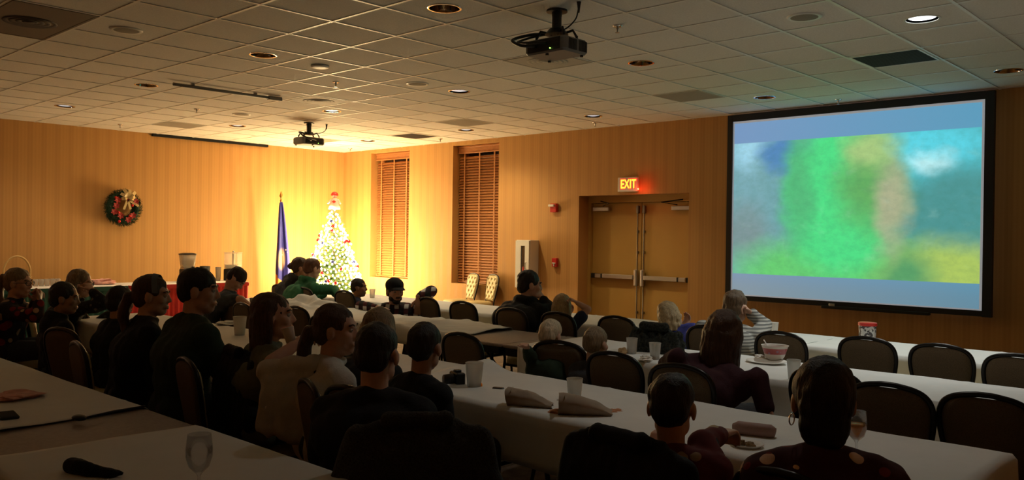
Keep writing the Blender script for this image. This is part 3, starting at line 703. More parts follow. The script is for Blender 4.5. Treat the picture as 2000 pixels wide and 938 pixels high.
# alarm strobe and pull station
t = thing('fire_alarm_strobe', 'red fire alarm strobe on the wall left of the double door', 'fire alarm', (5.49, -.03, 1.97))
MB().rbox((0, 0, 0), (.125, .055, .135), .01).build('housing', M['red'], t); MB().rbox((-.02, -.04, .035), (.11, .035, .035), .008).build('strobe_lens', M['white'], t)
t = thing('fire_alarm_pull_station', 'small red pull station below the fire alarm strobe', 'fire alarm', (5.52, -.025, 1.135))
MB().rbox((0, 0, 0), (.095, .05, .135), .008).build('housing', M['red'], t); mb = MB(); mb.rbox((0, -.03, -.01), (.06, .016, .018), .004); mb.rbox((0, -.03, -.035), (.016, .016, .045), .004); mb.build('pull_handle', M['white'], t)
# extinguisher cabinet
t = thing('extinguisher_cabinet', 'tall white extinguisher cabinet with narrow window on the back wall', 'cabinet', (5.02, -.11, .72))
MB().rbox((0, .008, .375), (.29, .204, .75), .008).build('case', M['white'], t)
d_ = MB(); fx = -.115
for c, dd in (((-.085, -.108, .375), (.11, .02, .73)), ((.098, -.108, .375), (.084, .02, .73)), ((.013, -.108, .70), (.086, .02, .08)), ((.013, -.108, .05), (.086, .02, .08))): d_.box(c, dd)
d_ = d_.build('cabinet_door', M['white'], t)
MB().box((.013, -.104, .375), (.08, .004, .58)).build('window_pane', M['glass'], d_); MB().box((.013, -.0985, .375), (.082, .003, .58)).build('dark_interior', M['matte_black'], d_)
MB().tube([(.088, -.118, .40), (.088, -.14, .40), (.088, -.14, .30), (.088, -.118, .30)], .005, 8).build('door_handle', M['black'], d_, True)
MB().lathe([(.001, .07), (.034, .075), (.034, .30), (.02, .34), (.012, .40), (.001, .41)], (.013, -.075, .02), 14).build('extinguisher', M['red'], t, True)
# wreath
M['needle'] = mat('dark_fir_green', (.014, .05, .022), .7, var=.4, vscale=40); M['ribbon'] = mat('gold_ribbon', (.52, .38, .17), .45); M['redflower'] = mat('red_flower', (.30, .015, .012), .6); M['redberry'] = mat('red_bauble', (.60, .03, .02), .18, .3)
wy, wz = onx(238, 405, .06).y, onx(238, 406, .06).z
t = thing('christmas_wreath', 'green christmas wreath with gold bow and red flowers on the left wall', 'wreath', (.05, wy, wz))
rr = random.Random(5); mb = MB()
for k in range(3200):
    a = rr.uniform(0, 2 * PI); b = rr.uniform(0, 2 * PI); q = rr.uniform(.2, 1) ** .5 * .07; R_ = .215 + q * math.cos(b)
    p = V((.06 + q * math.sin(b), R_ * math.cos(a), R_ * math.sin(a)))
    d = (V((math.sin(b) * .8 + .2, math.cos(b) * math.cos(a), math.cos(b) * math.sin(a))) + V((0, -math.sin(a), math.cos(a))) * rr.uniform(.2, 1.2) + V([rr.uniform(-.5, .5) for _ in range(3)])).normalized()
    s1 = d.orthogonal().normalized() * .0035; e = p + d * rr.uniform(.035, .06); mb.add([p - s1, p + s1, e], [(0, 1, 2)])
ang = [(2 * PI * k / 40) for k in range(40)]; mb.tube([(.05, .215 * math.cos(a), .215 * math.sin(a)) for a in ang], .045, 10, True)
mb.build('foliage', M['needle'], t, fix=False)
def flower(mb, c, r, n=6):
    for k in range(n):
        a = 2 * PI * k / n + .3; d = V((.35, math.cos(a), math.sin(a))).normalized(); s1 = V((0, -math.sin(a), math.cos(a))) * r * .32; m_ = V(c) + d * r * .55
        mb.add([V(c), m_ - s1, V(c) + d * r, m_ + s1], [(0, 1, 2, 3)])
for y, z in ((-.14, .03), (-.17, -.07), (-.07, -.13), (.05, -.19), (.12, -.12), (.165, .10), (-.12, .12), (.04, .155)):
    mb = MB(); flower(mb, (.135, y, z), .062); flower(mb, (.145, y, z), .042, 5); mb.build('flower', M['redflower'], t, fix=False)
for y, z in ((-.145, .155), (.11, .04), (-.10, -.08), (-.09, -.22), (.075, -.13), (.10, .18)): MB().ball((.14, y, z), .024, 12, 8).build('bauble', M['redberry'], t, True)
mb = MB()
for a, L in ((40, .16), (78, .14), (115, .15), (150, .13), (10, .12), (190, .10), (350, .10)):
    r = math.radians(a); e = V((0, math.cos(r), math.sin(r))); w = V((0, -e.z, e.y)) * .028; c0 = V((.15, .035, .155))
    mb.add([c0 - w * .2, c0 + w * .2, c0 + e * L * .55 + w + V((.045, 0, 0)), c0 + e * L * .55 - w + V((.045, 0, 0))], [(0, 1, 2, 3)]); q = len(mb.v)
    mb.add([c0 + e * L * .55 - w + V((.045, 0, 0)), c0 + e * L * .55 + w + V((.045, 0, 0)), c0 + e * L + w * .8, c0 + e * L - w * .8], [(0, 1, 2, 3)])
for dy, L in ((-.06, .17), (.05, .16), (.17, .20)):
    c0 = V((.15, .035, .13)); e = V((0, dy * 1.0, -.16)).normalized() if dy != .17 else V((0, .8, -.45)).normalized(); w = V((0, -e.z, e.y)) * .018; mb.add([c0 - w, c0 + w, c0 + e * L + w, c0 + e * L - w], [(0, 1, 2, 3)])
mb.build('gold_bow', M['ribbon'], t, fix=False)
# ------------------------------------------------------------------ tables in four rows
TZ = .735; CZ = TZ + .007
ROWS = {1: (-3.90, -3.14, 'row nearest the screen wall', [4.3, 6.74, 9.18, 11.62, 14.06]), 2: (-5.48, -4.72, 'second row from the screen', [4.75, 7.19, 9.63, 12.07, 14.51]),
        3: (-7.18, -6.40, 'third row from the screen', [5.84, 8.28, 10.72, 13.13]), 4: (-9.08, -8.30, 'row nearest the camera', [6.85, 9.29, 11.73])}
ordn = ['left', 'second from left', 'third from left', 'right']
def folding_table(x0, x1, y0, y1, label, group):
    t = thing('folding_table', label, 'table', ((x0 + x1) / 2, (y0 + y1) / 2, 0), group=group); L, W = x1 - x0 - .006, y1 - y0
    mb = MB(); mb.rbox((0, 0, TZ - .012), (L, W, .024), .02); mb.build('tabletop', M['laminate'], t)
    mb = MB()
    for s_ in (-1, 1): mb.box((0, s_ * (W / 2 - .02), TZ - .05), (L - .06, .022, .05)); mb.box((s_ * (L / 2 - .03), 0, TZ - .05), (.022, W - .06, .05))
    mb.build('apron', M['dark_metal'], t)
    for s_ in (-1, 1):
        for q in (-1, 1):
            mb = MB(); x = s_ * (L / 2 - .30); y = q * (W / 2 - .09)
            mb.tube(interp([(x, y * .55, TZ - .03), (x, y * .62, .45), (x, y * .85, .12), (x, y, .015)], 4), .014, 8); mb.cyl((x, y, 0), (x, y, .02), .018); mb.build('leg', M['dark_metal'], t, True)
        mb = MB(); mb.tube([(s_ * (L / 2 - .30), -W * .27, .40), (s_ * (L / 2 - .30), W * .27, .40)], .011, 8); mb.tube([(s_ * (L / 2 - .30), 0, .40), (s_ * (L / 2 - .62), 0, TZ - .05)], .010, 8); mb.build('brace', M['dark_metal'], t, True)
    return t
for r, (y0, y1, nm, xs) in ROWS.items():
    n = len(xs) - 1
    for k in range(n):
        w = {4: ['leftmost', 'second from left', 'third from left', 'rightmost'], 3: ['leftmost', 'middle', 'rightmost'], 2: ['left', 'right']}[n][k]
        folding_table(xs[k], xs[k + 1], y0, y1, 'folding table under white cloth, %s of the %s' % (w, nm), 'folding tables in rows')
def drape(x0, x1, y0, y1, px0, px1, drop, z, seed, dl=0, dr=0, extra=None, amp=.004, res=.035, dn=None, df=None, bare=None):
    """a cloth laid over y0..y1, hanging by drop at front and back and by dl, dr past the table ends x0, x1"""
    dn = drop if dn is None else dn; df = drop if df is None else df
    a0, a1 = px0 - dl, px1 + dr; b0, b1 = y0 - dn, y1 + df
    nu = max(4, int((a1 - a0) / res)); nv = max(6, int((b1 - b0) / res))
    def fn(u, v):
        py = b0 + (b1 - b0) * v; e0, e1 = (bare(v) if bare else (0, 0)); px = (a0 + e0) + ((a1 + e1) - (a0 + e0)) * u
        ox = max(0, px - x1) if dr else 0; oxn = max(0, x0 - px) if dl else 0; oy0 = max(0, y0 - py); oy1 = max(0, py - y1)
        x = min(px, x1) if dr else px; x = max(x, x0) if dl else x; y = min(max(py, y0), y1); o = max(ox, oxn, oy0, oy1)
        k = min(o, .02) / .02; zz = z - max(0, o - .008)
        fold = (.010 * math.sin(px * 9 + 2.2 * math.sin(px * 3 + seed)) + .022 * nz((px, seed, o * .6), 3.2)) * min(1, o / .15)
        y += (-(.006 * k) - fold - .02 * o - max(0, oxn and .0)) if oy0 >= max(ox, oxn, oy1) and oy0 > 0 else ((.006 * k + fold + .02 * o) if oy1 > 0 else 0)
        if ox > 0: x += .006 * k + .02 * nz((py, seed, 1), 4) * min(1, ox / .12) + .03 * ox; y += (.10 * min(ox, oy0) * -1 if oy0 > 0 else 0)
        if oxn > 0: x -= .006 * k + .03 * oxn
        if o <= 0:
            w = amp * (nz((px, py * 1.6, seed), 2.6) + .8 * max(0, nz((px * .7 + py * .8, seed, py), 3.7)) + .5)
            for cx in CREASE: w += .0035 * math.exp(-((px - cx - seed % .3) / .012) ** 2)
            w += .003 * math.exp(-((py - (y0 + y1) / 2 - .04) / .012) ** 2)
            zz += max(w, .0005)
            if extra: zz += extra(px, py)
        else: zz += .004 * nz((px, py, seed), 6) if o > .1 else .001
        return V((x, y, zz))
    return MB().grid(fn, nu, nv)
CREASE = [4.9 + .62 * k for k in range(16)]
def tcloth(mb, label, group='white cloths laid over the long tables'):
    o = mb.build('tablecloth', M['cloth'], None, True, fix=False); tag(o, label, 'tablecloth', group)
    so = o.modifiers.new('thick', 'SOLIDIFY'); so.thickness = .0015; so.offset = 1; return o
tcloth(drape(4.3, 14.06, -3.90, -3.14, 4.32, 9.6, .23, CZ, 1.3, dl=.2), 'white tablecloth on the left half of the row nearest the back wall')
tcloth(drape(4.3, 14.06, -3.90, -3.14, 9.5, 14.05, .23, CZ + .004, 2.7, amp=.003), 'smooth white tablecloth under the screen on the row nearest the back wall')
def crumple(px, py):
    r1 = 1 - 2.2 * abs(nz((px + py * .5, py * 1.3, 3), 3.6)); r2 = 1 - 2.4 * abs(nz((px * .8 - py, py, 7), 5.5))
    a = .10 * math.exp(-((px - 6.35) / .50) ** 2) * max(0, .40 + .75 * r1 + .50 * r2) * math.exp(-((py + 4.95) / .26) ** 2)
    b = .026 * math.exp(-((px - 8.4) / .8) ** 2) * max(0, .3 + .8 * r1 + .5 * r2)
    c = .07 * math.exp(-((px - 8.45 - (py + 4.9) * .5) / .05) ** 2) * (.4 + nz((py, 1, 1), 4)) * .4
    return a + b + max(0, c)
def tornend(v): return (0, -.16 * v + .05 * nz((v, 4, 4), 3))
tcloth(drape(4.75, 14.51, -5.48, -4.72, 4.8, 9.17, .12, CZ, 4.1, extra=crumple, bare=tornend, dl=.1), 'crumpled white tablecloth bunched up on the left of the second row')
tcloth(drape(4.75, 14.51, -5.48, -4.72, 9.80, 14.5, .26, CZ, 5.9, amp=.006), 'white tablecloth with cups and bowl on the right of the second row')
tcloth(drape(5.84, 13.13, -7.18, -6.40, 5.86, 10.55, .24, CZ, 6.3, amp=.006, dl=.2), 'wrinkled white tablecloth on the left half of the third row')
def lift(px, py): return .05 * math.exp(-((px - 10.42) / .10) ** 2) * max(0, (py + 6.75) / .35) + .012 * max(0, nz((px * 2.2, py * 1.2, 3), 2))*math.exp(-((px - 10.7) / .5) ** 2)
tcloth(drape(5.84, 13.13, -7.18, -6.40, 10.32, 13.13, .24, CZ + .005, 7.7, dr=.24, amp=.006, extra=lift), 'white tablecloth with paper bags on the right half of the third row')
tcloth(drape(6.85, 11.73, -9.08, -8.30, 6.9, 10.27, .12, CZ, 8.2, amp=.005, df=.02, bare=lambda v: (0, -.10 * v)), 'white tablecloth holding the phone at the lower left corner')
tcloth(drape(6.85, 11.73, -9.08, -8.30, 10.66, 11.73, .12, CZ, 9.4, dr=.15, amp=.006, df=.05), 'white tablecloth with the wine glass nearest the camera')

# ------------------------------------------------------------------ banquet chairs
HW = [(.46, .150), (.50, .160), (.56, .178), (.63, .196), (.70, .212), (.75, .221), (.790, .222), (.825, .214), (.853, .196), (.874, .164), (.888, .118), (.896, .06), (.899, .03), (.899, .0)]
HW = [(z, w * (.84 if z < .6 else .815)) for z, w in HW]
def halfw(z):
    for (a, wa), (b, wb) in zip(HW, HW[1:]):
        if z <= b: return wa + (wb - wa) * (z - a) / (b - a)
    return 0
BY = lambda z: -.235 - (z - .46) * .16          # back leans
def make_chair():
    r = empty('banquet_chair')
    # backrest: tufted front, flat rear
    def surf(front):
        def fn(u, v):
            z = .475 + (.885 - .475) * v; w = halfw(z) - .010; x = (u * 2 - 1) * w; e = min(1, (1 - abs(u * 2 - 1)) * 6, v * 9, (1 - v) * 9); e = math.sqrt(max(e, 0))
            if not front: return V((x, BY(z) - .022 * e, z))
            y = BY(z) + .030 * e; tuft = 0
            for rz in range(5):
                for k in range(-1, 2):
                    bx = (k if rz % 2 == 0 else k - .5) * .100; bz = .54 + rz * .072
                    d = ((x - bx) ** 2 + (z - bz) ** 2) ** .5; tuft += .020 * math.exp(-(d / .016) ** 2)
            gx_ = abs(((x + (z - .54) * .7) / .100 + 10.0) % 1 - .5); gz_ = abs(((x - (z - .54) * .7) / .100 + 10.0) % 1 - .5)
            tuft += .006 * (math.exp(-((.5 - gx_) / .06) ** 2) + math.exp(-((.5 - gz_) / .06) ** 2))
            return V((x, y - tuft * e, z))
        return fn
    mb = MB(); mb.grid(surf(True), 40, 44, True); b = mb.build('backrest', M['gold_fabric'], r, True, fix=False)
    mb = MB(); mb.grid(surf(False), 16, 20); mb.build('back_panel', M['brown_fabric'], r, True, fix=False)
    pts = [V((-w, BY(z), z)) for z, w in HW] + [V((w, BY(z), z)) for z, w in HW[-2::-1]]
    pts = [V((-.135, -.225, .40))] + pts + [V((.135, -.225, .40))]
    MB().tube(interp(pts, 3), .0125, 8).build('back_frame', M['dark_metal'], r, True)
    def seat(u, v):
        a = 2 * PI * u; c, s_ = math.cos(a), math.sin(a); k = (abs(c) ** 4 + abs(s_) ** 4) ** -.25
        q = [(1, .405), (1.0, .43), (.97, .455), (.86, .472), (.5, .480), (.01, .482)]; i = min(int(v * 5), 4); f = v * 5 - i; rr_ = q[i][0] + (q[i + 1][0] - q[i][0]) * f; z = q[i][1] + (q[i + 1][1] - q[i][1]) * f
        return V((c * k * rr_ * (.200 + .015 * s_), s_ * k * rr_ * .215, z))
    mb = MB(); mb.grid(seat, 36, 5); mb.build('seat', M['gold_fabric'], r, True, fix=False)
    mb = MB(); mb.rbox((0, 0, .392), (.385, .41, .024), .03); mb.build('seat_frame', M['dark_metal'], r)
    for sx in (-1, 1):
        MB().tube([(sx * .175, .185, .40), (sx * .185, .205, .012)], [.013, .010], 8).build('leg', M['dark_metal'], r, True)
        MB().tube(interp([(sx * .135, -.225, .42), (sx * .155, -.235, .25), (sx * .180, -.285, .012)], 4), .0125, 8).build('leg', M['dark_metal'], r, True)
        MB().tube([(sx * .18, .195, .20), (sx * .160, -.238, .20)], .008, 8).build('stretcher', M['dark_metal'], r, True)
    return r
CHAIR = make_chair(); CH_USED = [False]
def chair(label, x, y, rz=0.0, group='banquet chairs drawn up to the tables'):
    c = CHAIR if not CH_USED[0] else copy_tree(CHAIR); CH_USED[0] = True
    c.location = (x, y, 0); c.rotation_euler = (0, 0, rz); tag(c, label, 'chair', group); return c
def chair_px(label, px, py, rz=0.0, z=.90, yv=None, group='banquet chairs drawn up to the tables'):   # by the middle of its top rail
    p = onz(px, py, z) if yv is None else ony(px, py, yv)
    off = V((-math.sin(rz), math.cos(rz), 0)) * .305
    return chair(label, p.x + off.x, p.y + off.y, rz, group)
D = math.radians
BR = 'brown backed banquet chair '
chair_px(BR + 'leftmost at the far row, below the blue flag', 542, 560, D(-8), yv=-4.42)
chair_px(BR + 'behind the man in the green hoodie', 592, 570, 0, yv=-4.50)
chair_px(BR + 'just left of the boy near the tree', 672, 573, 0, yv=-4.42)
chair_px(BR + 'under the dangling hand of the man in plaid', 836, 586, D(-10), yv=-4.36)
chair_px(BR + 'standing alone right of the man in plaid', 903, 590)
chair_px(BR + 'just left of the person in the black hoodie', 997, 603)
chair_px(BR + 'behind the girl with long blond hair', 1088, 611)
chair_px(BR + 'empty between the blond girl and the dark coat', 1203, 619)
CH_COAT = chair_px(BR + 'with a dark shaggy coat over it', 1282, 644)
chair_px(BR + 'right of the woman in striped knit, behind the bowl', 1523, 650)
chair_px(BR + 'in front of the white tub with red lid', 1692, 660)
chair_px(BR + 'second from the right edge in the far row', 1837, 674)
chair_px(BR + 'cut by the right edge in the far row', 1990, 694)
chair_px(BR + 'nearest the man with bowed head', 440, 586, D(-4), yv=-5.78)
chair_px(BR + 'next to the bowed man, the second', 472, 592, D(-4), yv=-6.12)
chair_px(BR + 'behind the head of the woman drinking', 578, 611, 0, yv=-5.95)
chair_px(BR + 'left of the woman in white, second row', 630, 613, 0, yv=-6.22)
chair_px(BR + 'beside the boy in black, by the bare table top', 900, 652)
chair_px(BR + 'holding the small pale blond child', 1090, 668, D(14))
chair_px(BR + 'holding the darker blond child', 1197, 690)
chair_px(BR + 'behind the woman in maroon, with red glint', 1327, 714)
chair_px(BR + 'mostly hidden behind the nearest head', 1612, 722)
chair_px(BR + 'right of the nearest woman, second row', 1735, 751)
chair_px(BR + 'nearest the right edge in the second row', 1925, 772)
CH_GREEN = chair_px(BR + 'under the man in dark green sweater', 362, 683, D(-11), yv=-8.0)
CH_WHITE = chair_px(BR + 'standing at an angle, holding the woman in white', 600, 742, D(-20), yv=-7.92)
CH_NEAR = chair_px(BR + 'under the black jacket left of the pajama boy', 1222, 868, D(-6))
chair_px(BR + 'under the nearest woman at the bottom edge', 1535, 926, D(-10))
chair_px(BR + 'far left edge, front turned to the room', -14, 600, D(-75), yv=-7.75)
chair_px(BR + 'left of the dark haired child in the third row', 118, 640, D(14), yv=-7.98)
# two chairs parked against the back wall, tufted fronts to the room
for px, w in ((888, 'left'), (926, 'right')):
    p = ony(px, 543, -.42); chair('tufted gold chair against the back wall below the window, the %s one' % w, p.x + .02, -.36, PI + D(-14), 'tufted chairs against the wall')

# ------------------------------------------------------------------ buffet tables with pleated skirts along the left wall
def buffet(x0, x1, y0, y1, label, m):
    t = thing('buffet_table', label, 'table', ((x0 + x1) / 2, (y0 + y1) / 2, 0)); o = V(t.location)
    MB().rbox((0, 0, TZ - .012), (x1 - x0, y1 - y0, .024), .02).build('tabletop', M['laminate'], t)
    for sx in (-1, 1):
        for sy in (-1, 1): MB().tube([(sx * .28, sy * .7, TZ - .02), (sx * .28, sy * .7, 0)], .015, 8).build('leg', M['dark_metal'], t)
    mb = MB(); a, b = (x1 - x0) / 2 + .012, (y1 - y0) / 2 + .012
    path = [(-a, -b), (a, -b), (a, b), (-a, b)]; L = [2 * a, 2 * b, 2 * a]; tot = sum(L)
    def fn(u, v):
        s_ = u * tot; k = 0
        while k < 2 and s_ > L[k]: s_ -= L[k]; k += 1
        p, q = V((*path[k], 0)), V((*path[k + 1], 0)); d = (q - p).normalized(); n = V((d.y, -d.x, 0)); w = .004 + .016 * v
        e = w * (math.sin(u * tot * 2 * PI / .075) * .8 + .5 * math.sin(u * tot * 31)); pos = p + d * s_ + n * (e + .012)
        return V((pos.x, pos.y, TZ + .004 - (TZ - .01) * v))
    mb.grid(fn, int(tot / .011), 8); mb.build('pleated_skirt', m, t, True, fix=False)
    MB().rbox((0, 0, TZ + .004), (x1 - x0 + .035, y1 - y0 + .035, .006), .01).build('top_cloth', M['cloth'], t)
    mb = MB(); mb.box((a + .026, 0, TZ - .03), (.003, 2 * b, .05)); mb.build('skirt_band', m, t)
    return t
buffet(.88, 1.60, -6.70, -4.86, 'buffet table with dark green skirt along the left wall', M['greenskirt'])
buffet(.88, 1.60, -4.80, -2.97, 'buffet table with bright red pleated skirt along the left wall', M['redskirt'])

# ------------------------------------------------------------------ christmas tree
TX, TY = 1.22, -1.06
M['fir'] = mat('fir_needles', (.10, .17, .05), .7, var=.4, vscale=30); M['bark'] = mat('bark', (.10, .06, .03), .9, bump=.4)
tr = thing('christmas_tree', 'tall christmas tree covered in white lights in the far corner', 'tree', (TX, TY, 0))
TR = lambda z: .60 * max(0, (2.02 - z) / 1.80) ** .92 + .02
MB().tube([(0, 0, .0), (0, 0, 2.0)], [.05, .008], 10).build('trunk', M['bark'], tr, True)
mb = MB(); mb.lathe([(.001, .02), (.22, .02), (.24, .0), (.001, 0)], seg=20); mb.lathe([(.05, .02), (.06, .16), (.05, .16)], seg=12); mb.build('stand', M['dark_metal'], tr)
rr = random.Random(11); mb = MB()
for k in range(520):
    z = .16 + 1.84 * (1 - (1 - rr.random()) ** .58); a = rr.uniform(0, 2 * PI); R_ = TR(z) * rr.uniform(.82, 1.06); d = V((math.cos(a), math.sin(a), -.16))
    b0 = V((0, 0, z + .08)); tip = b0 + d * R_; n = max(5, int(R_ * 46)); sd = V((-math.sin(a), math.cos(a), 0))
    mb.add([b0 + sd * .004, tip, b0 - sd * .004], [(0, 1, 2)])
    for i in range(n):
        f = .25 + .75 * i / n; p = b0.lerp(tip, f)
        for s_ in (-1, 1):
            e = p + (d * .55 + sd * s_ * rr.uniform(.6, 1.0) + UP * rr.uniform(-.35, .45)).normalized() * rr.uniform(.05, .085); w = UP * .005 + d * .004; mb.add([p - w, p + w, e], [(0, 1, 2)])
mb.build('foliage', M['fir'], tr, fix=False)
M['bulb'] = mat('warm_bulb', (1, .9, .7), .4, emit=(1, .80, .44), es=17, sampling=False)
ls = thing('string_lights', 'strings of small white lights wound around the christmas tree', 'string lights', (TX, TY, 0))
cands = []
for k in range(760):
    z = .17 + 1.80 * (1 - (1 - (k + .5) / 760) ** .55); a = k * 2.399963; R_ = TR(z) + rr.uniform(-.05, .05)
    cands.append(V((R_ * math.cos(a), R_ * math.sin(a), z + rr.uniform(-.02, .02))))
face_ = sorted(cands, key=lambda p: -(p.x * .6 - p.y * .8) - p.z * .3)
BULB = MB().lathe([(.001, -.017), (.011, -.012), (.0155, 0), (.012, .014), (.001, .022)], seg=8)
bm_ = BULB.mesh('bulb', True); bm_.materials.append(M['bulb'])
for p in face_[:100]:
    o = bpy.data.objects.new('bulb', bm_); COL.objects.link(o); o.parent = ls; o.location = p
mb = MB()
for p in face_[100:]: mb.lathe([(.001, -.017), (.011, -.012), (.0155, 0), (.012, .014), (.001, .022)], p, 6)
q = mb.build('bulbs', M['bulb'], ls, True, fix=False); q['kind'] = 'stuff'
wire = []
for k in range(420):
    z = .2 + 1.75 * k / 420; a = k * .32; wire.append(((TR(z) - .03) * math.cos(a), (TR(z) - .03) * math.sin(a), z))
MB().tube(wire, .003, 4).build('wire', M['fir'], ls)
M['bauble'] = mat('red_ornament', (.55, .02, .03), .15, .4); M['bauble2'] = mat('blue_ornament', (.08, .10, .35), .15, .4); M['bauble3'] = mat('gold_ornament', (.75, .5, .12), .2, .6)
cnt = 0
for k in range(90):
    z = rr.uniform(.35, 1.85); a = rr.uniform(-2.2, .75); R_ = TR(z) + .035
    if cnt >= 30: break
    nm, lb, m = [('red_ornament', 'small round red ornament hanging on the lit christmas tree', M['bauble']), ('red_ornament', 'small round red ornament hanging on the lit christmas tree', M['bauble']), ('blue_ornament', 'small round blue ornament hanging on the lit christmas tree', M['bauble2']), ('gold_ornament', 'small round gold ornament hanging on the lit christmas tree', M['bauble3'])][k % 4]
    o = MB().ball((0, 0, 0), .030, 12, 8).lathe([(.008, .026), (.008, .040), (.001, .041)], seg=8).build(nm, m, None, True, loc=(TX + R_ * math.cos(a), TY + R_ * math.sin(a), z)); tag(o, lb, 'ornament', lb.split(' hanging')[0].replace('small round ', '') + 's on the tree'); cnt += 1
# topper: small pale figure in red cap
M['pinkwhite'] = mat('pale_felt', (.85, .60, .50), .8)
tp = thing('tree_topper', 'small pale doll in red cap with red cross on the tree top', 'tree topper', (TX, TY, 2.0)); tp.scale = (1.25, 1.25, 1.2)
MB().lathe([(.085, -.03), (.075, .03), (.05, .10), (.035, .135), (.001, .14)], seg=20, cap0=True).build('robe', M['pinkwhite'], tp, True)
MB().ball((0, 0, .165), .038, 14, 10).build('head', M['pinkwhite'], tp, True)
mb = MB(); mb.lathe([(.050, .172), (.054, .185), (.044, .215), (.02, .232), (.001, .234)], seg=16, cap0=True); mb.build('cap', M['red'], tp, True)
mb = MB(); dv = V((.74, -.67, 0)); sv = V((.67, .74, 0)); c0 = dv * .060 + V((0, 0, .085))
rotc = Matrix((sv, dv, UP)).transposed(); mb.box(c0, (.045, .012, .014), rotc); mb.box(c0, (.014, .012, .045), rotc); mb.build('cross', M['red'], tp)
for s_ in (-1, 1): MB().cap(sv * s_ * .05 + V((0, 0, .11)), sv * s_ * .085 + V((0, 0, .06)) + dv * .03, .016, .013).build('arm', M['pinkwhite'], tp, True)

# ------------------------------------------------------------------ flag on its pole
fx_, fy_ = .50, onx(548, 480, .50).y
fm = mat('flag_cloth', (.02, .025, .20), .6); g = NG(fm); c = g.coord(); x, y, z = g.sep(c)
lat = g.math('ADD', g.math('MULTIPLY', x, .70), g.math('MULTIPLY', y, .72))
emb = g.ell(lat, z, .045, 1.06, .055, .17, .35); stars = g.new('TexVoronoi'); stars.inputs['Scale'].default_value = 9; g.l.new(c, stars.inputs['Vector'])
st = g.math('MULTIPLY', g.math('LESS_THAN', stars.outputs['Distance'], .13), g.math('MULTIPLY', g.math('GREATER_THAN', z, 1.0), g.math('LESS_THAN', z, 1.55)))
col = g.mix(g.math('MULTIPLY', emb, .9), (.025, .025, .22), (.60, .42, .25)); col = g.mix(st, col, (.75, .72, .68))
col = g.mix(g.math('LESS_THAN', g.math('SUBTRACT', z, g.math('MULTIPLY', lat, -.9)), .72), col, (.60, .24, .03)); g.l.new(col, g.b.inputs['Base Color'])
M['goldfin'] = mat('gold_finial', (.70, .34, .10), .3, .7); M['polewood'] = mat('flag_pole_wood', (.22, .12, .05), .4)
t = thing('flag', 'furled blue flag with pale emblem on a pole left of the christmas tree', 'flag', (fx_, fy_, 0))
MB().lathe([(.17, 0), (.165, .03), (.06, .06), (.03, .10), (.001, .10)], seg=24, cap0=True).build('stand', M['goldfin'], t, True)
MB().tube([(0, 0, .05), (0, 0, 2.10)], .014, 10).build('pole', M['polewood'], t, True)
MB().lathe([(.014, 2.08), (.024, 2.10), (.014, 2.13), (.010, 2.15), (.034, 2.19), (.018, 2.24), (.001, 2.285)], seg=12).build('finial', M['goldfin'], t, True, sharp=50)
def flagfn(u, v):
    z = 2.07 - 1.62 * v + .02 * math.sin(u * 9); a = 2 * PI * u; w = .022 + .085 * min(1, v * 1.35) ** .8
    r = w * (1 + .30 * math.sin(a * 5 + 2 * v) + .12 * math.sin(a * 9)); off = V((.70, .72, 0)) * (.055 * min(1, v * 1.3))
    return off + V((r * math.cos(a), r * math.sin(a), z))
MB().grid(flagfn, 80, 36).build('flag_cloth', fm, t, True, fix=False)
# ------------------------------------------------------------------ people
def A(px, py, d): return dep(px, py, d)
def arm(e, w): return (A(*e), A(*w))
p = lambda px, py, d: dep(px, py, d)
# far row
person('woman in dark grey hoodie, hair in a bun, leaning on the man beside her', p(588, 522, 10.15), .97, 43, 80, 0, 8, 'bun', 'brown', 'tan', 'charcoal', hood=True, lean=(.22, .12), seat=.47)
person('man in green hoodie with short hair, back turned, before the christmas tree', p(610, 525, 9.95), 1.03, 50, 48, -8, 4, 'crop', 'auburn', 'fair', 'green', hood=True, lean=(.0, .20), hunch=.05,
       arms=(None, arm((652, 566, 9.9), (664, 586, 9.75))))
person('boy in navy shirt with short dark hair, in profile facing right', p(701, 562, 9.35), .74, 70, 91, 0, 0, 'crop', 'dark', 'brown', 'navy', sleeve='short', lean=(0, .03), seat=.46, arms=('lap', 'lap'))
def cap_(root, h, he, Mh, hs, NB, SH):
    mb = MB(); he_ = lambda c, r: mb.ball(h(*c), tuple(k * hs for k in r), 16, 12, Mh)
    he_((0, -.010, .062), (.090, .106, .078)); mb2 = remeshed('cap', mb, .007, CL['black'], root, 2)
    def br(u, v):
        a = -.95 + 1.9 * u; r = .095 + .085 * v * math.cos(a * .9); return h(math.sin(a) * (.082 + .01 * v), math.cos(a) * r * 1.0 + .0, .050 - .018 * v - .02 * (a * a) * v * .5)
    mb = MB(); mb.grid(br, 12, 5); o = mb.build('cap_brim', CL['black'], root, True, fix=False); so = o.modifiers.new('t', 'SOLIDIFY'); so.thickness = .006
person('man in plaid shirt and black cap, turned back to face the room', p(771, 570, 8.75), 1.06, 172, 150, -2, 0, 'crop', 'dark', 'fair', 'plaid', lean=(.02, .12), seat=.46, beard=True, vox=.0055, shw=1.1,
       arms=(arm((843, 568, 8.75), (818, 580, 8.55)), arm((704, 598, 8.62), (738, 602, 8.40))), curl=(.18, .5), pal=(heading(180), None), hdir=(V((0, 0, -1)), None), extra=cap_)
person('person in black hoodie resting chin on one hand, back turned', p(1035, 557, 7.75), 1.10, 43, 78, -4, 0, 'short', 'dark', 'fair', 'black', hood=True, lean=(.0, .16), hunch=.06, shw=1.12,
       arms=(None, arm((1076, 604, 7.62), (1062, 586, 7.70))), curl=(.6, 1.2))
